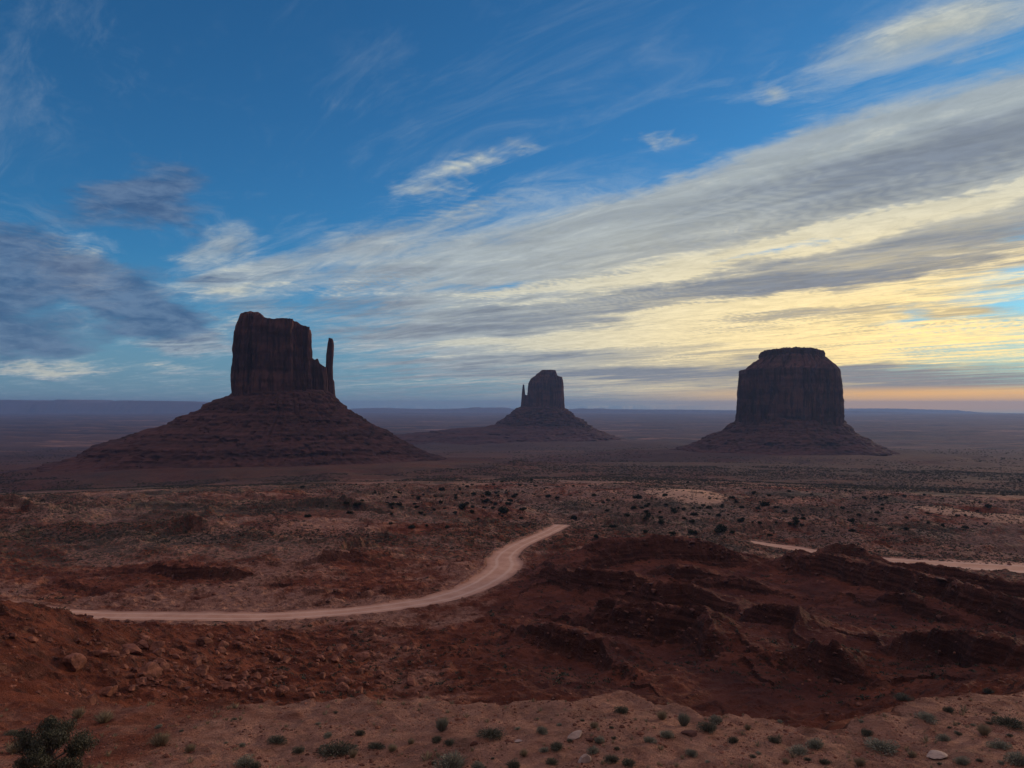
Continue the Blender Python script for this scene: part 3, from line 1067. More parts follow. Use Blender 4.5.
# --- butte with the separate thumb, left
D = 1500.0
org = ((286 - 512) * D / F, D, -118.0)
b1 = empty('butte', org)
tag(b1, 'tall dark red butte with thin thumb spire on its right, nearest and leftmost', 'butte', 'sandstone buttes on the plain')
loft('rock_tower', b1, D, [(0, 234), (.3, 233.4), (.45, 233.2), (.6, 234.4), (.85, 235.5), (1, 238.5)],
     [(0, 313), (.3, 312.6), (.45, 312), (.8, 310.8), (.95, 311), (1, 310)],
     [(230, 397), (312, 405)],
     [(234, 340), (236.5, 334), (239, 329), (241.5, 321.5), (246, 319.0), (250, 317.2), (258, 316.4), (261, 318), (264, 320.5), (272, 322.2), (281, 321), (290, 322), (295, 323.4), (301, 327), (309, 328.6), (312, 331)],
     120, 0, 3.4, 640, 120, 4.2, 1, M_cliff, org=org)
loft('shoulder_wall', b1, D, [(0, 304), (.8, 306), (1, 308)], [(0, 329.5), (.6, 328), (1, 326)], [(300, 404), (330, 406)],
     [(308, 356), (312, 358.5), (314, 361), (316, 359), (318, 359.5), (319.5, 363.5), (323, 366), (326, 367.5), (330, 368)], 62, -8, 2.6, 300, 70, 2.2, 5, M_cliff, ncap=10, org=org)
loft('thumb_spire', b1, D, [(0, 325.5), (.35, 326.2), (.45, 326.3), (.75, 326.8), (.93, 328), (1, 329)],
     [(0, 338.6), (.08, 338.2), (.2, 336), (.38, 335), (.42, 333.6), (.6, 333.2), (.9, 334.2), (.97, 333.6), (1, 332.4)],
     [(320, 405), (340, 409)], [(325, 338.3), (330, 337.2), (336, 338.8)], 27, -4, 2.4, 220, 90, 0.9, 8, M_cliff, ncap=6, org=org)
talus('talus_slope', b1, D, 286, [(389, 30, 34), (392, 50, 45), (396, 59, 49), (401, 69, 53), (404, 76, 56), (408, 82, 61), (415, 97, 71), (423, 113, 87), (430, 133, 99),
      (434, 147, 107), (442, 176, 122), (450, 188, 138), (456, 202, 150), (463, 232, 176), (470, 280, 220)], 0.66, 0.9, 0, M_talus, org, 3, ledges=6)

# --- small far butte with thumb on the left
D = 3950.0
org = ((543 - 512) * D / F, D, -190.0)
b2 = empty('butte', org)
tag(b2, 'small bluish butte with thumb spire on its left, farthest away in the middle', 'butte', 'sandstone buttes on the plain')
loft('rock_tower', b2, D, [(0, 525), (.34, 527), (.68, 528.3), (.80, 530.6), (.82, 532), (.89, 536), (.91, 536.6), (.96, 540), (1, 541.5)],
     [(0, 565), (.33, 563.8), (.74, 563.2), (.84, 562.4), (.87, 558), (.9, 557), (1, 555.6)], [(520, 411), (566, 412)],
     [(526, 370.8), (547, 370.2), (554.5, 370.4), (565, 371)],
     170, 0, 3.6, 420, 120, 2.6, 13, M_cliff, org=org)
loft('thumb_spire', b2, D, [(0, 520.3), (.3, 521.2), (.8, 522.2), (1, 523)], [(0, 531), (.45, 530), (.52, 525.6), (.8, 524.6), (1, 524)], [(516, 410), (530, 411)],
     [(520, 385), (523.4, 384.4), (525, 386.5), (526, 394), (530, 395)], 40, 0, 2.3, 160, 70, 1.6, 17, M_cliff, ncap=6, org=org)
loft('shoulder_wall', b2, D, [(0, 521), (.6, 522), (1, 523)], [(0, 533), (1, 532)], [(516, 410), (534, 411)],
     [(520, 393), (525, 394.6), (527, 395.4), (529, 393.6), (533, 392)], 60, 5, 2.8, 160, 50, 1.6, 19, M_cliff, ncap=6, org=org)
talus('talus_slope', b2, D, 543, [(405, 14, 16), (408, 23, 21), (412, 30, 27), (415.7, 36, 32), (418, 40, 36), (421, 44, 39), (424, 48, 43), (427, 60, 47), (429, 86, 51), (433, 135, 62),
      (438.5, 172, 78), (446, 240, 130)], 0.8, 0.9, 0, M_talus, org, 23, 700, 130, ledges=5, gully=0.45)

# --- broad flat-topped butte, right
D = 2480.0
org = ((789 - 512) * D / F, D, -160.0)
b3 = empty('butte', org)
tag(b3, 'broad barrel-shaped butte with layered cap and no spire, at right', 'butte', 'sandstone buttes on the plain')
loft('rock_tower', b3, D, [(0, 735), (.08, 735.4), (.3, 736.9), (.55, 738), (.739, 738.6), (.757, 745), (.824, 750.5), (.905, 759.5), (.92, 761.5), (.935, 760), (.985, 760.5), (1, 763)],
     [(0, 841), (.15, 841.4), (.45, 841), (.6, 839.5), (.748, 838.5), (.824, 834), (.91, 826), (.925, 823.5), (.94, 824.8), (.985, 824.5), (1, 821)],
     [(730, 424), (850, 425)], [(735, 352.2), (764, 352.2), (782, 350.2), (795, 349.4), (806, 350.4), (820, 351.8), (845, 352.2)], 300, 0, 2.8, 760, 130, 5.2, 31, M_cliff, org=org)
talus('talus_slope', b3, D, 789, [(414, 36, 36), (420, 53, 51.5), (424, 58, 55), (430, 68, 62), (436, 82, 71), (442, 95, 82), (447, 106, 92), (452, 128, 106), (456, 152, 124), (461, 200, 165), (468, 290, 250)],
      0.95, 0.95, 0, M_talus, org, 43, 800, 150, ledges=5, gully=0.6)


# ================================================================ far mesas on the skyline
def mesa(label, D, sky_, base, thick, seed):
    s = D / F
    x0, x1 = sky_[0][0], sky_[-1][0]
    nx, ny = int((x1 - x0) * 1.6) + 20, 26
    px = np.linspace(x0, x1, nx)
    top = np.interp(px, [a for a, _ in sky_], [b for _, b in sky_])
    zt = -(top - 406.0) * s; zb = -(base + 5.0 - 406.0) * s
    v = np.linspace(0, 1, ny)
    P, Vv = np.meshgrid(px, v, indexing='ij')
    X = (P - 512) * s; Yy = D + (Vv - 0.1) * thick + fbm(P / 14, Vv * 3, 4, seed) * thick * 0.10 * (1 - Vv)
    prof = sst(Vv, 0.0, 0.10) * 0.45 + sst(Vv, 0.10, 0.14) * 0.55
    prof = prof * (1 - sst(Vv, 0.85, 1.0))
    Zt = np.repeat(zt[:, None], ny, 1) + fbm(P / 3.0, Vv * 2, 3, seed + 4) * 0.25 * s
    ends = sst(P, x0, x0 + 6) * sst(-P, -x1, -x1 + 6)
    Z = zb + (Zt - zb) * prof * ends
    f = gridfaces(nx, ny, False)
    ob = mesh_from('mesa', np.stack([X, Yy, Z], -1).reshape(-1, 3), f, [M_mesa])
    tag(ob, label, 'mesa', kind='structure')


mesa('long blue flat-topped mesa with a small knob on the left horizon', 24000,
     [(-260, 402), (-60, 400.5), (0, 399.8), (38, 401.8), (47, 400.8), (52, 399.4), (61, 399.6), (67, 401.6), (76, 402.8), (101, 402.8), (108, 401), (116, 400.4), (150, 400.8), (184, 401.8), (197, 403), (207, 404.4), (215, 407)], 411.5, 4200, 501)
mesa('faint low mesa line beyond the left butte', 27000,
     [(340, 409), (352, 408.6), (372, 408), (400, 409), (440, 409.2), (466, 408.3), (474, 407.2), (480, 407.8), (500, 407.6), (508, 408), (512, 409), (545, 408.6), (580, 409.6), (596, 409.3), (606, 408.6), (612, 409)], 412.5, 4200, 511)
mesa('faint long mesa line between the middle and right buttes', 26000,
     [(560, 410), (580, 409.2), (586, 408.6), (600, 409), (630, 409.6), (660, 409.8), (700, 410), (740, 410.6), (790, 411)], 414, 3600, 521)
mesa('blue mesa line on the right horizon under the orange sky', 23000,
     [(780, 411), (850, 411), (880, 411.6), (910, 412.4), (925, 413.2), (960, 414.2), (990, 414.6), (1030, 415), (1150, 416)], 419, 3200, 531)
mesa('faintest mountain line far behind the right mesa', 31500,
     [(800, 409.5), (850, 409), (900, 408.6), (930, 409.5), (960, 410.2), (985, 412.5), (1020, 413.5), (1100, 414.5)], 418, 3500, 541)

# ================================================================ haze
bz0, bz1 = -640.0, 210.0
hb = 36500.0
hv = np.array([(x, y, z) for z in (bz0, bz1) for y in (-hb, hb) for x in (-hb, hb)])
hf = np.array([[0, 2, 3, 1], [4, 5, 7, 6], [0, 1, 5, 4], [2, 6, 7, 3], [0, 4, 6, 2], [1, 3, 7, 5]])
mh = bpy.data.materials.new('haze_air')
mh.use_nodes = True
mh.node_tree.nodes.clear()
G.tree = mh.node_tree
pv = node('ShaderNodeVolumePrincipled')
pv.inputs['Color'].default_value = (0.33, 0.54, 1.0, 1)
pv.inputs['Density'].default_value = 4.2e-5
pv.inputs['Anisotropy'].default_value = 0.25
mo = node('ShaderNodeOutputMaterial')
G.tree.links.new(pv.outputs[0], mo.inputs['Volume'])
haze = mesh_from('haze', hv, hf, [mh], smooth_=False)
tag(haze, 'thin blue morning haze over the whole desert', 'haze', kind='stuff')


# ================================================================ plants and stones
rnd = np.random.RandomState(11)


def leaf_mat(name, a, b_, rough=0.8):
    m, b = new_mat(name, rough)
    geo = node('ShaderNodeNewGeometry')
    oi = node('ShaderNodeObjectInfo')
    ri = G(geo.outputs['Random Per Island'])
    col = mixc(ri, a, b_)
    col = mixc(G(oi.outputs['Random']) * 0.35, col, tuple(c * 0.6 for c in a))
    link(col, b.inputs['Base Color'])
    return m


M_sage = leaf_mat('sage_leaves', (0.20, 0.205, 0.155), (0.36, 0.355, 0.27))
M_dsage = leaf_mat('dark_sage_leaves', (0.085, 0.090, 0.065), (0.19, 0.19, 0.14))
M_grass = leaf_mat('dry_grass_blades', (0.30, 0.235, 0.150), (0.46, 0.39, 0.26))
M_jun = leaf_mat('juniper_needles', (0.062, 0.066, 0.044), (0.165, 0.165, 0.115))
M_scrub = leaf_mat('scrub_leaves', (0.028, 0.030, 0.022), (0.100, 0.098, 0.070))
M_junf = leaf_mat('juniper_dark', (0.020, 0.028, 0.017), (0.060, 0.070, 0.042))
M_bark = rock_material('grey_bark', (0.13, 0.095, 0.075), (0.22, 0.17, 0.14), 3.0, 0.3, 3.0)
M_stone = rock_material('red_sandstone', (0.115, 0.048, 0.034), (0.27, 0.115, 0.075), 1.2, 0.5, 0.9)
M_pstone = rock_material('pale_sandstone', (0.34, 0.25, 0.21), (0.46, 0.36, 0.30), 2.2, 0.35, 1.5)
M_dstone = rock_material('dark_sandstone', (0.085, 0.040, 0.032), (0.14, 0.065, 0.05), 1.2, 0.3, 0.9)


def mesh_data(name, V, Fs, mats, smooth_=False):
    o = mesh_from(name, V, Fs, mats, smooth_)
    me = o.data
    bpy.data.objects.remove(o)
    return me


def quads(c, d1, d2):
    """one quad per centre; d1, d2 half-vectors"""
    V = np.stack([c - d1 - d2 * 0.6, c + d1 * 0.9 - d2, c + d1 + d2 * 0.5, c - d1 * 0.7 + d2], 1).reshape(-1, 3)
    return V, np.arange(len(V)).reshape(-1, 4)


def unit(n, r):
    v = r.normal(size=(n, 3)); return v / np.linalg.norm(v, axis=1)[:, None]


def dome_points(n, r, lumps=6, flat=0.75):
    """points filling an uneven dome of radius about 1"""
    cs = np.column_stack([r.uniform(-0.55, 0.55, lumps), r.uniform(-0.55, 0.55, lumps), r.uniform(0.15, 0.5, lumps)])
    rs = r.uniform(0.32, 0.55, lumps)
    k = r.randint(0, lumps, n)
    d = unit(n, r)
    p = cs[k] + d * (rs[k] * r.uniform(0.55, 1.0, n) ** 0.5)[:, None]
    p[:, 2] = np.abs(p[:, 2]) * flat + 0.02
    return p


def shrub_leaves(n, r, size, lumps=6, flat=0.8):
    p = dome_points(n, r, lumps, flat)
    d1 = unit(n, r) * (size * r.uniform(0.6, 1.3, n))[:, None]
    out = p / np.linalg.norm(p, axis=1)[:, None]
    d1 = d1 * 0.6 + out * size * 0.7
    d2 = np.cross(d1, unit(n, r)); d2 = d2 / (np.linalg.norm(d2, axis=1)[:, None] + 1e-6) * size * 0.45
    return quads(p, d1, d2)


def blades(n, r, h=1.0, spread=0.9, w=0.02):
    a = r.uniform(0, 2 * np.pi, n); rad = r.uniform(0, 1, n) ** 0.6 * spread
    base = np.column_stack([np.cos(a) * rad * 0.25, np.sin(a) * rad * 0.25, np.full(n, -0.03)])
    tip = np.column_stack([np.cos(a) * rad, np.sin(a) * rad, h * r.uniform(0.55, 1.0, n) * np.sqrt(np.clip(1.15 - rad * rad, 0.1, 1))])
    tip += r.normal(size=(n, 3)) * 0.06
    side = np.cross(tip - base, unit(n, r)); side = side / (np.linalg.norm(side, axis=1)[:, None] + 1e-6) * w
    mid = base * 0.45 + tip * 0.55 + np.array([0, 0, 0.08])
    V = np.stack([base - side, base + side, mid + side * 0.9, tip, mid - side * 0.9], 1).reshape(-1, 3)
    i = np.arange(n)[:, None] * 5
    return V, i + np.array([[0, 1, 2, 3, 4]])


def tube(P, rad, K=6):
    P = np.asarray(P, float); V = []
    for i, p in enumerate(P):
        t = P[min(i + 1, len(P) - 1)] - P[max(i - 1, 0)]; t = t / np.linalg.norm(t)
        a = np.cross(t, [0.3, 0.9, 0.2]); a /= np.linalg.norm(a); b = np.cross(t, a)
        th = np.linspace(0, 2 * np.pi, K, endpoint=False)
        V.append(p + rad[i] * (np.cos(th)[:, None] * a + np.sin(th)[:, None] * b))
    V = np.concatenate(V)
    return V, gridfaces(len(P), K, True)


def join(lst):
    V = np.concatenate([v for v, _ in lst]); out = []; o = 0
    for v, f in lst:
        out.append(f + o); o += len(v)
    return V, out


def stems(n, r, h=0.6, w=0.03):
    L = []
    for _ in range(n):
        a = r.uniform(0, 6.28); t = r.uniform(0.2, 0.7)
        e = np.array([math.cos(a) * t, math.sin(a) * t, h * r.uniform(0.6, 1)])
        m_ = e * 0.5 + r.normal(size=3) * 0.06
        L.append(tube([[0, 0, -0.08], m_, e], [w, w * 0.7, w * 0.25], 5))
    return join(L)


def rock_mesh(name, r, mat, sub=3, cuts=16, sq=(1, 0.8, 0.65)):
    import bmesh
    bm = bmesh.new(); bmesh.ops.create_icosphere(bm, subdivisions=sub, radius=1)
    bm.verts.ensure_lookup_table()
    V = np.array([v.co[:] for v in bm.verts]); Fc = np.array([[v.index for v in f.verts] for f in bm.faces]); bm.free()
    n = unit(cuts, r); d = r.uniform(0.55, 0.95, cuts)
    dt = V @ n.T
    rad = np.min(np.where(dt > 0.05, d[None, :] / np.maximum(dt, 0.05), 9), axis=1)
    rad = np.minimum(rad, 1.15) * (1 + 0.04 * perlin(V[:, 0] * 4, V[:, 1] * 4 + V[:, 2] * 3, 5))
    V = V * rad[:, None] * np.array(sq)
    return mesh_data(name, V, Fc, [mat], False)


def place(data, name, loc, s, rz, label, cat, group=None, parts=None, tilt=(0, 0)):
    """one thing; with parts = [(name, mesh)] it is an Empty that parents them"""
    if parts:
        o = bpy.data.objects.new(name, None)
    else:
        o = bpy.data.objects.new(name, data)
    COL.objects.link(o)
    o.location = loc; o.scale = s if hasattr(s, '__len__') else (s, s, s)
    o.rotation_euler = (tilt[0], tilt[1], rz)
    if parts:
        for pn, pm in parts:
            c = bpy.data.objects.new(pn, pm); COL.objects.link(c); c.parent = o
    tag(o, label, cat, group)
    return o


r0 = np.random.RandomState(5)
SAGE = []
for k in range(5):
    V, Fq = shrub_leaves(900, r0, 0.055, 7)
    Vb, Fb = blades(260, r0, 0.85, 0.95, 0.012)
    Vj, Fj = join([(V, Fq)])
    SAGE.append((mesh_data('sage_foliage', *(lambda a: (a[0], a[1]))(join([(V, Fq), (Vb, Fb)])), [M_sage if k < 2 else M_dsage]),
                 mesh_data('sage_stems', *stems(14, r0), [M_bark])))
TUFT = []
for k in range(3):
    V, Fb = blades(420, r0, 1.15, 0.85, 0.014)
    TUFT.append(mesh_data('grass_tuft', V, [Fb], [M_grass]))
SPREAD = []
for k in range(3):
    V, Fq = shrub_leaves(1500, r0, 0.042, 11, 0.62)
    Vb, Fb = blades(220, r0, 0.7, 1.0, 0.010)
    SPREAD.append((mesh_data('spreading_foliage', *join([(V, Fq), (Vb, Fb)]), [M_dsage]), mesh_data('spreading_stems', *stems(18, r0, 0.45), [M_bark])))

# (pixel x, pixel row of its foot, width in pixels, kind, label)
FG = [
    (160, 745, 22, 'tuft', 'pale dry bunchgrass clump standing where the red slope meets the sand'),
    (244, 766, 18, 'sage', 'dark upright bush at the bottom edge right of the big juniper'),
    (256, 770, 14, 'sage', 'small sage touching the right side of the upright bottom bush'),
    (277, 742, 17, 'spread', 'low dark sage on the rim above the upright bottom bush'),
    (299, 753, 11, 'sage', 'tiny round sage between the rim and the wide spreading sage'),
    (328, 737, 9, 'sage', 'tiny sage right behind the wide spreading sage'),
    (336, 754, 32, 'spread', 'wide spreading dark sage, largest on the left half of the sand'),
    (353, 757, 10, 'tuft', 'yellowish tuft at the right foot of the wide spreading sage'),
    (360, 735, 10, 'sage', 'small round sage at the rim beyond the wide spreading sage'),
    (376, 748, 15, 'spread', 'pair-like low sage just right of the wide spreading sage'),
    (392, 751, 11, 'tuft', 'short straw-coloured tuft in bare sand left of the tall silver bush'),
    (411, 744, 8, 'tuft', 'tiny pale tuft left of the tall silver bush'),
    (437, 741, 11, 'sage', 'small sage on the left in the row below the tall silver bush'),
    (442, 731, 15, 'silver', 'tall silvery bush with upright pale stems on the rim'),
    (449, 744, 10, 'sage', 'small dark sage on the right in the row below the tall silver bush'),
    (452, 769, 30, 'sage', 'big dark rounded sage cut by the bottom edge below the silver bush'),
    (478, 769, 14, 'sage', 'smaller dark sage beside the big one at the bottom edge'),
    (491, 736, 23, 'spread', 'flat spreading sage alone right of the silver bush'),
    (513, 768, 14, 'sage', 'round sage at the bottom edge left of the pale slabs'),
    (524, 756, 10, 'tuft', 'tiny straw tuft near the bottom left of the pale slabs'),
    (542, 733, 12, 'sage', 'small sage left of the split pale slab'),
    (544, 752, 9, 'sage', 'tiny dark sage left of two grey-green bushes'),
    (557, 748, 14, 'sage', 'grey-green bush in front of the split pale slab'),
    (552, 764, 13, 'sage', 'bush directly left of the tall leaning pale slab'),
    (594, 728, 11, 'tuft', 'dry tuft above the split pale slab'),
    (599, 743, 11, 'sage', 'round sage touching the right of the split pale slab'),
    (593, 753, 12, 'sage', 'dark sage just behind the leaning pale slab'),
    (613, 762, 14, 'sage', 'ball-shaped dark sage, left one of the pair right of the leaning slab'),
    (629, 765, 14, 'sage', 'ball-shaped dark sage, right one of the pair right of the leaning slab'),
    (622, 713, 13, 'sage', 'low sage on the crest of the sand rim above the slabs'),
    (649, 742, 12, 'sage', 'round sage left of the dark low boulder'),
    (667, 737, 13, 'sage', 'round sage nearer the dark low boulder'),
    (662, 719, 12, 'tuft', 'pale tuft left in the pair at the rim beyond the dark boulder'),
    (684, 726, 15, 'silver', 'silvery bush behind the dark low boulder'),
    (708, 731, 17, 'sage', 'dark sage right of the dark low boulder'),
    (716, 723, 14, 'sage', 'dark sage on the rim above the one beside the boulder'),
    (692, 756, 11, 'sage', 'lone round sage in open sand below the dark boulder'),
    (734, 742, 10, 'sage', 'lone small sage in open sand right of the dark boulder'),
    (748, 730, 8, 'tuft', 'tiny tuft near the rim right of centre'),
    (774, 742, 12, 'sage', 'rounded sage left of two broad grey bushes'),
    (799, 753, 21, 'spread', 'broad grey bush, left of the two broad ones'),
    (815, 747, 16, 'sage', 'broad grey bush, right of the two broad ones'),
    (824, 764, 11, 'sage', 'small sage under the two broad grey bushes'),
    (786, 764, 9, 'tuft', 'straw tuft near the bottom under the broad grey bushes'),
    (867, 735, 11, 'sage', 'small sage above the large pale-green bush'),
    (882, 750, 27, 'spread', 'large pale-green spreading bush on the right of the sand'),
    (860, 766, 13, 'tuft', 'yellow tuft below the large pale-green bush'),
    (904, 700, 17, 'spread', 'dark sage at the head of the gully beyond the rim'),
    (927, 720, 19, 'spread', 'silvery low sage on the right rim'),
    (949, 712, 10, 'sage', 'small sage right of the silvery low one on the rim'),
    (944, 741, 13, 'sage', 'round sage above the flat pale rock at right'),
    (984, 735, 15, 'tuft', 'broad pale tuft toward the right edge'),
    (989, 694, 10, 'sage', 'small sage high on the right slope'),
    (1009, 725, 26, 'spread', 'big dark bush close to the right edge'),
    (1000, 748, 20, 'spread', 'grey bush under the big dark one near the right edge'),
    (1018, 764, 22, 'sage', 'rounded bush in the bottom right corner'),
    (962, 764, 14, 'sage', 'small round sage right of the flat pale rock'),
    (912, 757, 10, 'tuft', 'small tuft left of the flat pale rock'),
    (14, 753, 16, 'tuft', 'pale tuft left of the big juniper'),
    (104, 722, 20, 'tuft', 'wide ragged patch of dry grass on the rim right of the juniper'),
    (78, 718, 14, 'tuft', 'dry grass clump right behind the juniper top'),
    (190, 752, 12, 'tuft', 'thin dry tuft between the bunchgrass and the upright bottom bush'),
    (12, 735, 14, 'spread', 'low dark bush at the far left edge'),
]
for i, (px, row, w, kind, lab) in enumerate(FG):
    h = hit(px, min(row, 768))
    if row > 768:
        h = np.array([h[0], h[1] - (row - 768) * 0.09, h[2]]); h[2] = float(ground_at(h[0], h[1]))
    s = w * h[1] / F / 2 * 1.32
    h[2] -= 0.04 * s
    rz = rnd.uniform(0, 6.28)
    if kind == 'tuft':
        place(TUFT[i % 3], 'bunchgrass', h, (s, s, s * rnd.uniform(0.8, 1.15)), rz, lab, 'grass clump', 'dry grass clumps on the near sand')
    elif kind == 'silver':
        V, Fb = blades(700, r0, 1.5, 0.75, 0.012)
        md = mesh_data('silver_foliage', V, [Fb], [M_sage])
        place(None, 'silver_bush', h, s, rz, lab, 'bush', 'sage bushes on the near sand', [('foliage', md), ('stems', SAGE[0][1])])
    elif kind == 'spread':
        f, st_ = SPREAD[i % 3]
        if 'pale-green' in lab or 'silvery' in lab or 'grey' in lab:
            f = f.copy(); f.materials[0] = M_sage
        place(None, 'sagebrush', h, (s * 1.05, s * 0.9, s * 0.85), rz, lab, 'bush', 'sage bushes on the near sand', [('foliage', f), ('stems', st_)])
    else:
        f, st_ = SAGE[i % 5]
        place(None, 'sagebrush', h, (s, s, s * rnd.uniform(0.9, 1.15)), rz, lab, 'bush', 'sage bushes on the near sand', [('foliage', f), ('stems', st_)])

q = np.column_stack([rnd.uniform(110, 1020, 70), rnd.uniform(712, 767, 70)])
q = q[[min(math.hypot(a - f[0], (b - f[1]) * 1.5) for f in FG) > 14 for a, b in q]]
for i, (px, row) in enumerate(q):
    h = hit(px, row)
    if h[1] > 47:
        continue
    s = rnd.uniform(5, 9) * h[1] / F / 2
    f, st_ = SAGE[i % 5]
    place(None, 'sagebrush', h, (s, s, s * rnd.uniform(0.6, 1.0)), rnd.uniform(0, 6.28), 'tiny grey sage seedling, one of the specks between the full-size near bushes', 'bush', 'tiny sage seedlings on the near sand', [('foliage', f), ('stems', st_)])

# the big juniper in the lower left corner
jb = hit(66, 768); jb = np.array([jb[0], jb[1] - 1.1, 0]); jb[2] = float(ground_at(jb[0], jb[1])) - 0.05
jr = np.random.RandomState(21)
jt = empty('juniper', jb); jt.scale = (1.22, 1.22, 1.22)
tag(jt, 'large dark green juniper with ragged crown in the bottom left corner', 'juniper')
tips = []; T = []
T.append(tube([[0, 0, -0.2], [0.05, 0, 0.35], [-0.02, 0.05, 0.8], [0.05, 0, 1.35]], [0.11, 0.085, 0.06, 0.03], 8))
for k in range(26):
    a = k * 2.4 + jr.uniform(-0.3, 0.3); h0 = jr.uniform(0.1, 1.15); L = jr.uniform(0.65, 1.25) * (1.15 - 0.42 * h0)
    e = np.array([math.cos(a) * L, math.sin(a) * L, h0 + jr.uniform(0.15, 0.75)]); m_ = np.array([math.cos(a) * L * 0.5, math.sin(a) * L * 0.5, h0 + 0.12])
    T.append(tube([[0, 0, h0 * 0.8], m_, e], [0.035, 0.022, 0.006], 5)); tips += [e, e * 0.75 + m_ * 0.25, m_ * 0.6 + e * 0.4]
tips += [np.array([jr.uniform(-.3, .3), jr.uniform(-.3, .3), jr.uniform(1.2, 1.75)]) for _ in range(12)]
V, Fs = join(T)
mesh_from('trunk', V, Fs, [M_bark], True, jt)
L = []
for e in tips:
    n = 280
    sz = jr.uniform(0.16, 0.30)
    p = e + unit(n, jr) * (sz * jr.uniform(0, 1, n) ** 0.5)[:, None] * np.array([1, 1, 0.8])
    d1 = unit(n, jr) * 0.017 + np.array([0, 0, 0.016]); d2 = np.cross(d1, unit(n, jr)); d2 = d2 / (np.linalg.norm(d2, axis=1)[:, None] + 1e-6) * 0.011
    L.append(quads(p, d1 * 1.3, d2))
V, Fs = join(L)
mesh_from('crown', V, [np.concatenate(Fs)], [M_jun], False, jt)

# ---------------------------------------------------------------- stones
RK = [rock_mesh('boulder', r0, M_stone, 3, 14 + k, (1, r0.uniform(0.65, 0.95), r0.uniform(0.5, 0.8))) for k in range(7)]
RP = [rock_mesh('slab', r0, M_pstone, 3, 8, q) for q in ((1, 0.55, 0.42), (0.75, 0.5, 0.85), (1, 0.7, 0.3))]
RD = rock_mesh('dark_rock', r0, M_dstone, 3, 14, (1, 0.6, 0.45))
for px, row, w, k, lab, tl in [(576, 738, 17, 0, 'pale split sandstone slab lying among sage on the near sand', (0.2, -0.25)),
                               (584, 762, 17, 1, 'tall leaning pale sandstone slab at the bottom edge', (0.25, 0.35)),
                               (937, 758, 22, 2, 'flat pale rock half buried on the right of the sand', (0.05, 0.1)),
                               (518, 742, 8, 2, 'small pale stone on the sand left of the split slab', (0, 0.1))]:
    h = hit(px, row); s = w * h[1] / F / 2; h[2] += 0.15 * s
    place(RP[k], 'sandstone_slab', h, s, 0.4, lab, 'rock', 'pale rocks on the near sand', tilt=tl)
h = hit(689, 735); s = 19 * h[1] / F / 2
place(RD, 'boulder', h, s, 0.1, 'dark low boulder among sage bushes near the sandy rim', 'rock')
h = hit(590, 741); s = 10 * h[1] / F / 2
place(RD, 'boulder', h, s, 0.6, 'dark block against the right end of the split pale slab', 'rock')


def hits(px, row, y0=22.0, y1=2500.0, n=1400):
    out = []
    for i in range(0, len(px), 400):
        p, q = px[i:i + 400], row[i:i + 400]
        cx = (p - 512) / F; cy = (384 - q) / F
        dy = math.cos(PITCH) - cy * math.sin(PITCH); dz_ = math.sin(PITCH) + cy * math.cos(PITCH)
        Y = np.geomspace(y0, y1, n)[None, :]
        X = (cx / dy)[:, None] * Y; Z = (dz_ / dy)[:, None] * Y
        g = ground_at(X, np.repeat(Y, len(p), 0))
        k = np.argmax(Z < g, axis=1)
        j = np.arange(len(p))
        out.append(np.stack([X[j, k], Y[0, k], g[j, k]], 1))
    return np.concatenate(out)


# red boulders strewn down the left slope: clusters around a few outcrops
CL = [(215, 668, 40, 15, 80), (150, 676, 30, 14, 36), (262, 685, 36, 10, 46), (120, 655, 18, 12, 16), (240, 640, 26, 6, 22), (346, 652, 18, 8, 22), (352, 690, 22, 8, 14), (330, 678, 50, 14, 24), (100, 700, 60, 10, 14), (60, 640, 40, 12, 12)]
pp = []
for cx_, cy_, sx, sy, n in CL:
    pp.append(np.column_stack([rnd.normal(cx_, sx, n), rnd.normal(cy_, sy, n)]))
pp = np.concatenate(pp); pp = pp[(pp[:, 0] > 2) & (pp[:, 1] < 712) & (pp[:, 1] > 626)]
hb_ = hits(pp[:, 0], pp[:, 1])
ok = (hb_[:, 1] > 52) & (hb_[:, 1] < 195)
hb_ = hb_[ok][:270]
for i, h in enumerate(hb_):
    s = min(2.6, 0.45 + rnd.exponential(0.5)) * 0.62
    left = h[0] / h[1] < -0.42
    lab = 'reddish angular boulder in the scatter high on the left red slope' if left else 'reddish angular boulder in the scatter down the red slope below the road'
    grp = 'boulders high on the left red slope' if left else 'boulders on the red slope below the road'
    place(RK[i % 7], 'boulder', (h[0], h[1], h[2] + s * 0.12), s, rnd.uniform(0, 6.28), lab, 'boulder', grp, tilt=(rnd.uniform(-.4, .4), rnd.uniform(-.4, .4)))

# small stones, too many to count
import bmesh as _bm
_b = _bm.new(); _bm.ops.create_icosphere(_b, subdivisions=1, radius=1); _b.verts.ensure_lookup_table()
IV = np.array([v.co[:] for v in _b.verts]); IF = np.array([[v.index for v in f.verts] for f in _b.faces]); _b.free()


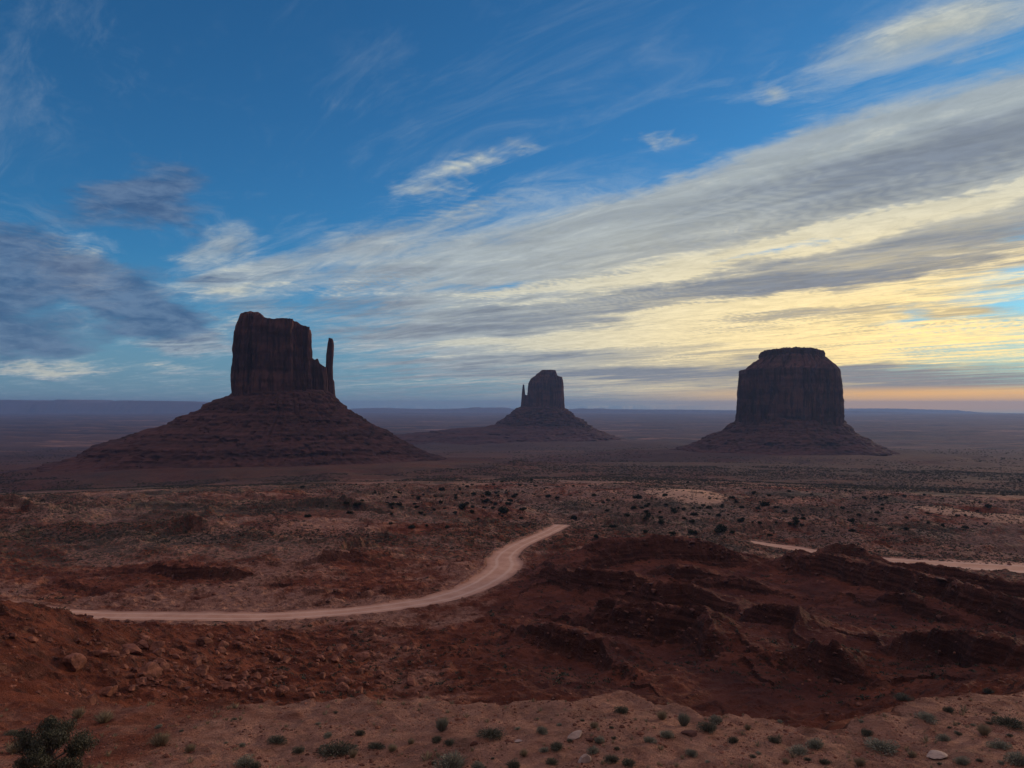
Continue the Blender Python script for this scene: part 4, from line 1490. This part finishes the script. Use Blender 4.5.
def scatter_mesh(name, P, S, proto_list, mats, label, cat, zoff=0.0, r=rnd, tumble=False, squash=1.0):
    k = r.randint(0, len(proto_list), len(P)); VV = []; FF = {}; off = 0
    for q, (PV, PF) in enumerate(proto_list):
        m = k == q
        n = m.sum()
        if n == 0: continue
        a = r.uniform(0, 6.28, n); c, s_ = np.cos(a), np.sin(a)
        V = np.repeat(PV[None], n, 0)
        if tumble:
            V = V * r.uniform(0.55, 1.25, (n, 1, 3))
        x = V[..., 0] * c[:, None] - V[..., 1] * s_[:, None]; y = V[..., 0] * s_[:, None] + V[..., 1] * c[:, None]
        V = np.stack([x, y, V[..., 2] * squash], -1) * S[m][:, None, None] + (P[m] + np.array([0, 0, zoff]))[:, None, :]
        VV.append(V.reshape(-1, 3))
        for Fp in (PF if isinstance(PF, list) else [PF]):
            FF.setdefault(Fp.shape[1], []).append((Fp[None] + (np.arange(n) * len(PV))[:, None, None] + off).reshape(-1, Fp.shape[1]))
        off += n * len(PV)
    ob = mesh_from(name, np.concatenate(VV), [np.concatenate(v) for v in FF.values()], mats, False)
    tag(ob, label, cat, kind='stuff')
    return ob


def polar_pts(n, y0, y1, amax=0.80, power=1.0):
    """random ground points spread over the visible wedge"""
    Y = np.exp(rnd.uniform(np.log(y0), np.log(y1), n)) if power == 1.0 else (rnd.uniform(y0 ** power, y1 ** power, n)) ** (1 / power)
    X = rnd.uniform(-amax, amax, n) * Y
    return np.stack([X, Y, ground_at(X, Y)], 1)


def road_clear(P, m_=7.0):
    d = np.minimum(seg_dist(P[:, 0], P[:, 1], ROADS[0]['c'][::8])[0], seg_dist(P[:, 0], P[:, 1], ROADS[1]['c'][::8])[0])
    return P[d > m_]


P = polar_pts(9000, 55, 420)
kk = fbm(P[:, 0] / 14, P[:, 1] / 14, 3, 401) + 0.25 * (np.abs(P[:, 0] / P[:, 1] + 0.35) < 0.25) * (P[:, 1] < 180)
P = road_clear(P[kk > 0.0])
scatter_mesh('rubble', P, 0.09 + rnd.exponential(0.13, len(P)) * np.clip(P[:, 1] / 150, 0.6, 2), [(IV, IF)], [M_stone], 'small red stones strewn over the slopes and ledges', 'rubble', tumble=True, squash=0.7)
# blocks broken off along the scarps
dZ = np.abs(np.gradient(GZ, axis=0) / np.gradient(GX ** 2 + GY ** 2, axis=0) * 2 * rg)
cand = np.argwhere((dZ > 0.75) & (rg > 95) & (rg < 420) & (np.abs(U) < 0.8) & (GY > 0) & (GROAD < 0.1))
cand = cand[rnd.choice(len(cand), min(4800, len(cand)), replace=False)]
ci, cj = cand[:, 0], cand[:, 1]
P = np.stack([GX[ci, cj], GY[ci, cj], GZ[ci, cj]], 1) + rnd.normal(0, 0.4, (len(ci), 3)) * np.array([1, 1, 0])
P[:, 2] = ground_at(P[:, 0], P[:, 1])
RSM = []
for k in range(4):
    md = rock_mesh('scarp_block', r0, M_stone, 1, 7, (1, 0.8, 0.7))
    RSM.append((np.array([v.co[:] for v in md.vertices]), np.array([list(q.vertices) for q in md.polygons])))
    bpy.data.meshes.remove(md)
scatter_mesh('scree', P, 0.13 + rnd.exponential(0.17, len(P)) * np.clip(P[:, 1] / 180, 0.6, 1.8), RSM, [M_dstone], 'broken blocks littering the red ledges', 'scree', tumble=True)
P = polar_pts(16000, 26, 46)
kk = fbm(P[:, 0] / 3, P[:, 1] / 3, 3, 411)
P = P[kk > -0.05]
scatter_mesh('pebbles', P, 0.016 + rnd.exponential(0.026, len(P)), [(IV, IF)], [M_stone], 'loose pebbles on the near sand', 'pebbles', tumble=True, squash=0.7)

# ---------------------------------------------------------------- low scrub dotting the desert
SP = []
for k in range(6):
    V, Fq = shrub_leaves(26, r0, 0.24, 4)
    SP.append((V, Fq))
P1 = polar_pts(9000, 110, 420)
d1 = fbm(P1[:, 0] / 40, P1[:, 1] / 40, 3, 421)
badq = sst(P1[:, 0] / P1[:, 1], -0.10, 0.08) * sst(-P1[:, 1], -330, -270)
P1 = P1[d1 - 0.10 * (badq > 0.5) > -0.02]
P2 = polar_pts(75000, 340, 1500)
d2 = fbm(P2[:, 0] / 130, P2[:, 1] / 130, 4, 431) + 0.15 * sst(P2[:, 0] / P2[:, 1], -0.15, 0.2)
P2 = P2[d2 > -0.06]
P3 = polar_pts(14000, 1200, 3300)
d3 = fbm(P3[:, 0] / 260, P3[:, 1] / 260, 4, 441) + 0.15 * (P3[:, 0] / P3[:, 1] > 0.0)
P3 = P3[d3 > 0.02]
# keep off the buttes
def off_buttes(P):
    for cx_, D_, rad in ((286, 1500, 430), (543, 3950, 620), (789, 2480, 520)):
        P = P[np.hypot(P[:, 0] - (cx_ - 512) * D_ / F, P[:, 1] - D_) > rad]
    return P
P = road_clear(np.concatenate([P1, off_buttes(P2), off_buttes(P3)]))
S = 0.13 + 0.17 * rnd.exponential(1, len(P)) + 0.0013 * P[:, 1]
scatter_mesh('desert_scrub', P, np.minimum(S, 3.2), SP, [M_scrub], 'low grey-green scrub dotting the desert floor', 'scrub', zoff=0, squash=0.8)

P4 = polar_pts(1500, 27, 45)
d4 = fbm(P4[:, 0] / 4, P4[:, 1] / 4, 3, 451)
P4 = P4[d4 > -0.1]
TP = []
for k in range(4):
    V, Fb = blades(26, r0, 1.1, 0.9, 0.05)
    TP.append((V, Fb))
scatter_mesh('dry_grass', P4, 0.05 + rnd.exponential(0.06, len(P4)), TP, [M_grass], 'sparse dry grass and twigs between the near bushes', 'dry grass')

# ---------------------------------------------------------------- junipers scattered beyond the road
JB = []
for k in range(5):
    V, Fq = shrub_leaves(420, r0, 0.17, 6, 0.95)
    JB.append(mesh_data('juniper_bush', V, [Fq], [M_junf]))
JC = [(445, 500, 60, 14, 60), (500, 492, 30, 10, 26), (640, 508, 30, 16, 34), (700, 512, 60, 12, 40), (770, 520, 60, 12, 34), (870, 500, 90, 14, 44), (970, 500, 60, 16, 24),
      (380, 505, 60, 16, 22), (560, 478, 60, 6, 26), (200, 500, 120, 18, 22), (870, 530, 60, 6, 14)]
pj = np.concatenate([np.column_stack([rnd.normal(a, c, n), rnd.normal(b, d, n)]) for a, b, c, d, n in JC])
named = [(722, 532, 15, 'lone large juniper on the slope left of the second road'), (504, 513, 12, 'round dark juniper just past the left of the road bend'), (574, 519, 8, 'small juniper beside the far end of the curving road'),
         (638, 499, 10, 'dark juniper at the left foot of the pale dune'), (692, 534, 10, 'juniper left of the lone large one'), (764, 506, 10, 'round juniper right of the pale dune'), (462, 509, 12, 'twin-lobed juniper on the flat left of the road bend')]
for i, (px, row, w, lab) in enumerate(named):
    h = hit(px, row); s = w * h[1] / F / 2
    place(JB[i % 5], 'juniper', (h[0], h[1], h[2] - 0.1), s, rnd.uniform(0, 6.28), lab, 'juniper', 'junipers out on the plain')
pj = pj[(pj[:, 1] > 470) & (pj[:, 1] < 540) & (pj[:, 0] > 3) & (pj[:, 0] < 1021)]
hj = hits(pj[:, 0], pj[:, 1])
hj = road_clear(off_buttes(hj), 9.0)
hj = hj[(hj[:, 1] > 330) & (hj[:, 1] < 1500)][:285]
for i, h in enumerate(hj):
    s = rnd.uniform(1.1, 2.4) * (1 + 0.25 * (rnd.rand() < 0.15))
    right = h[0] / h[1] > 0.09
    lab = 'small dark juniper dotted on the scrub flats at right, beyond the red ledges' if right else 'small dark juniper dotted on the scrub flats at left and centre, beyond the road'
    place(JB[i % 5], 'juniper', (h[0], h[1], h[2] - 0.1), (s, s, s * rnd.uniform(0.7, 1.05)), rnd.uniform(0, 6.28), lab, 'juniper', 'junipers on the right flats' if right else 'junipers on the left and middle flats')
print('objects', len(bpy.data.objects))
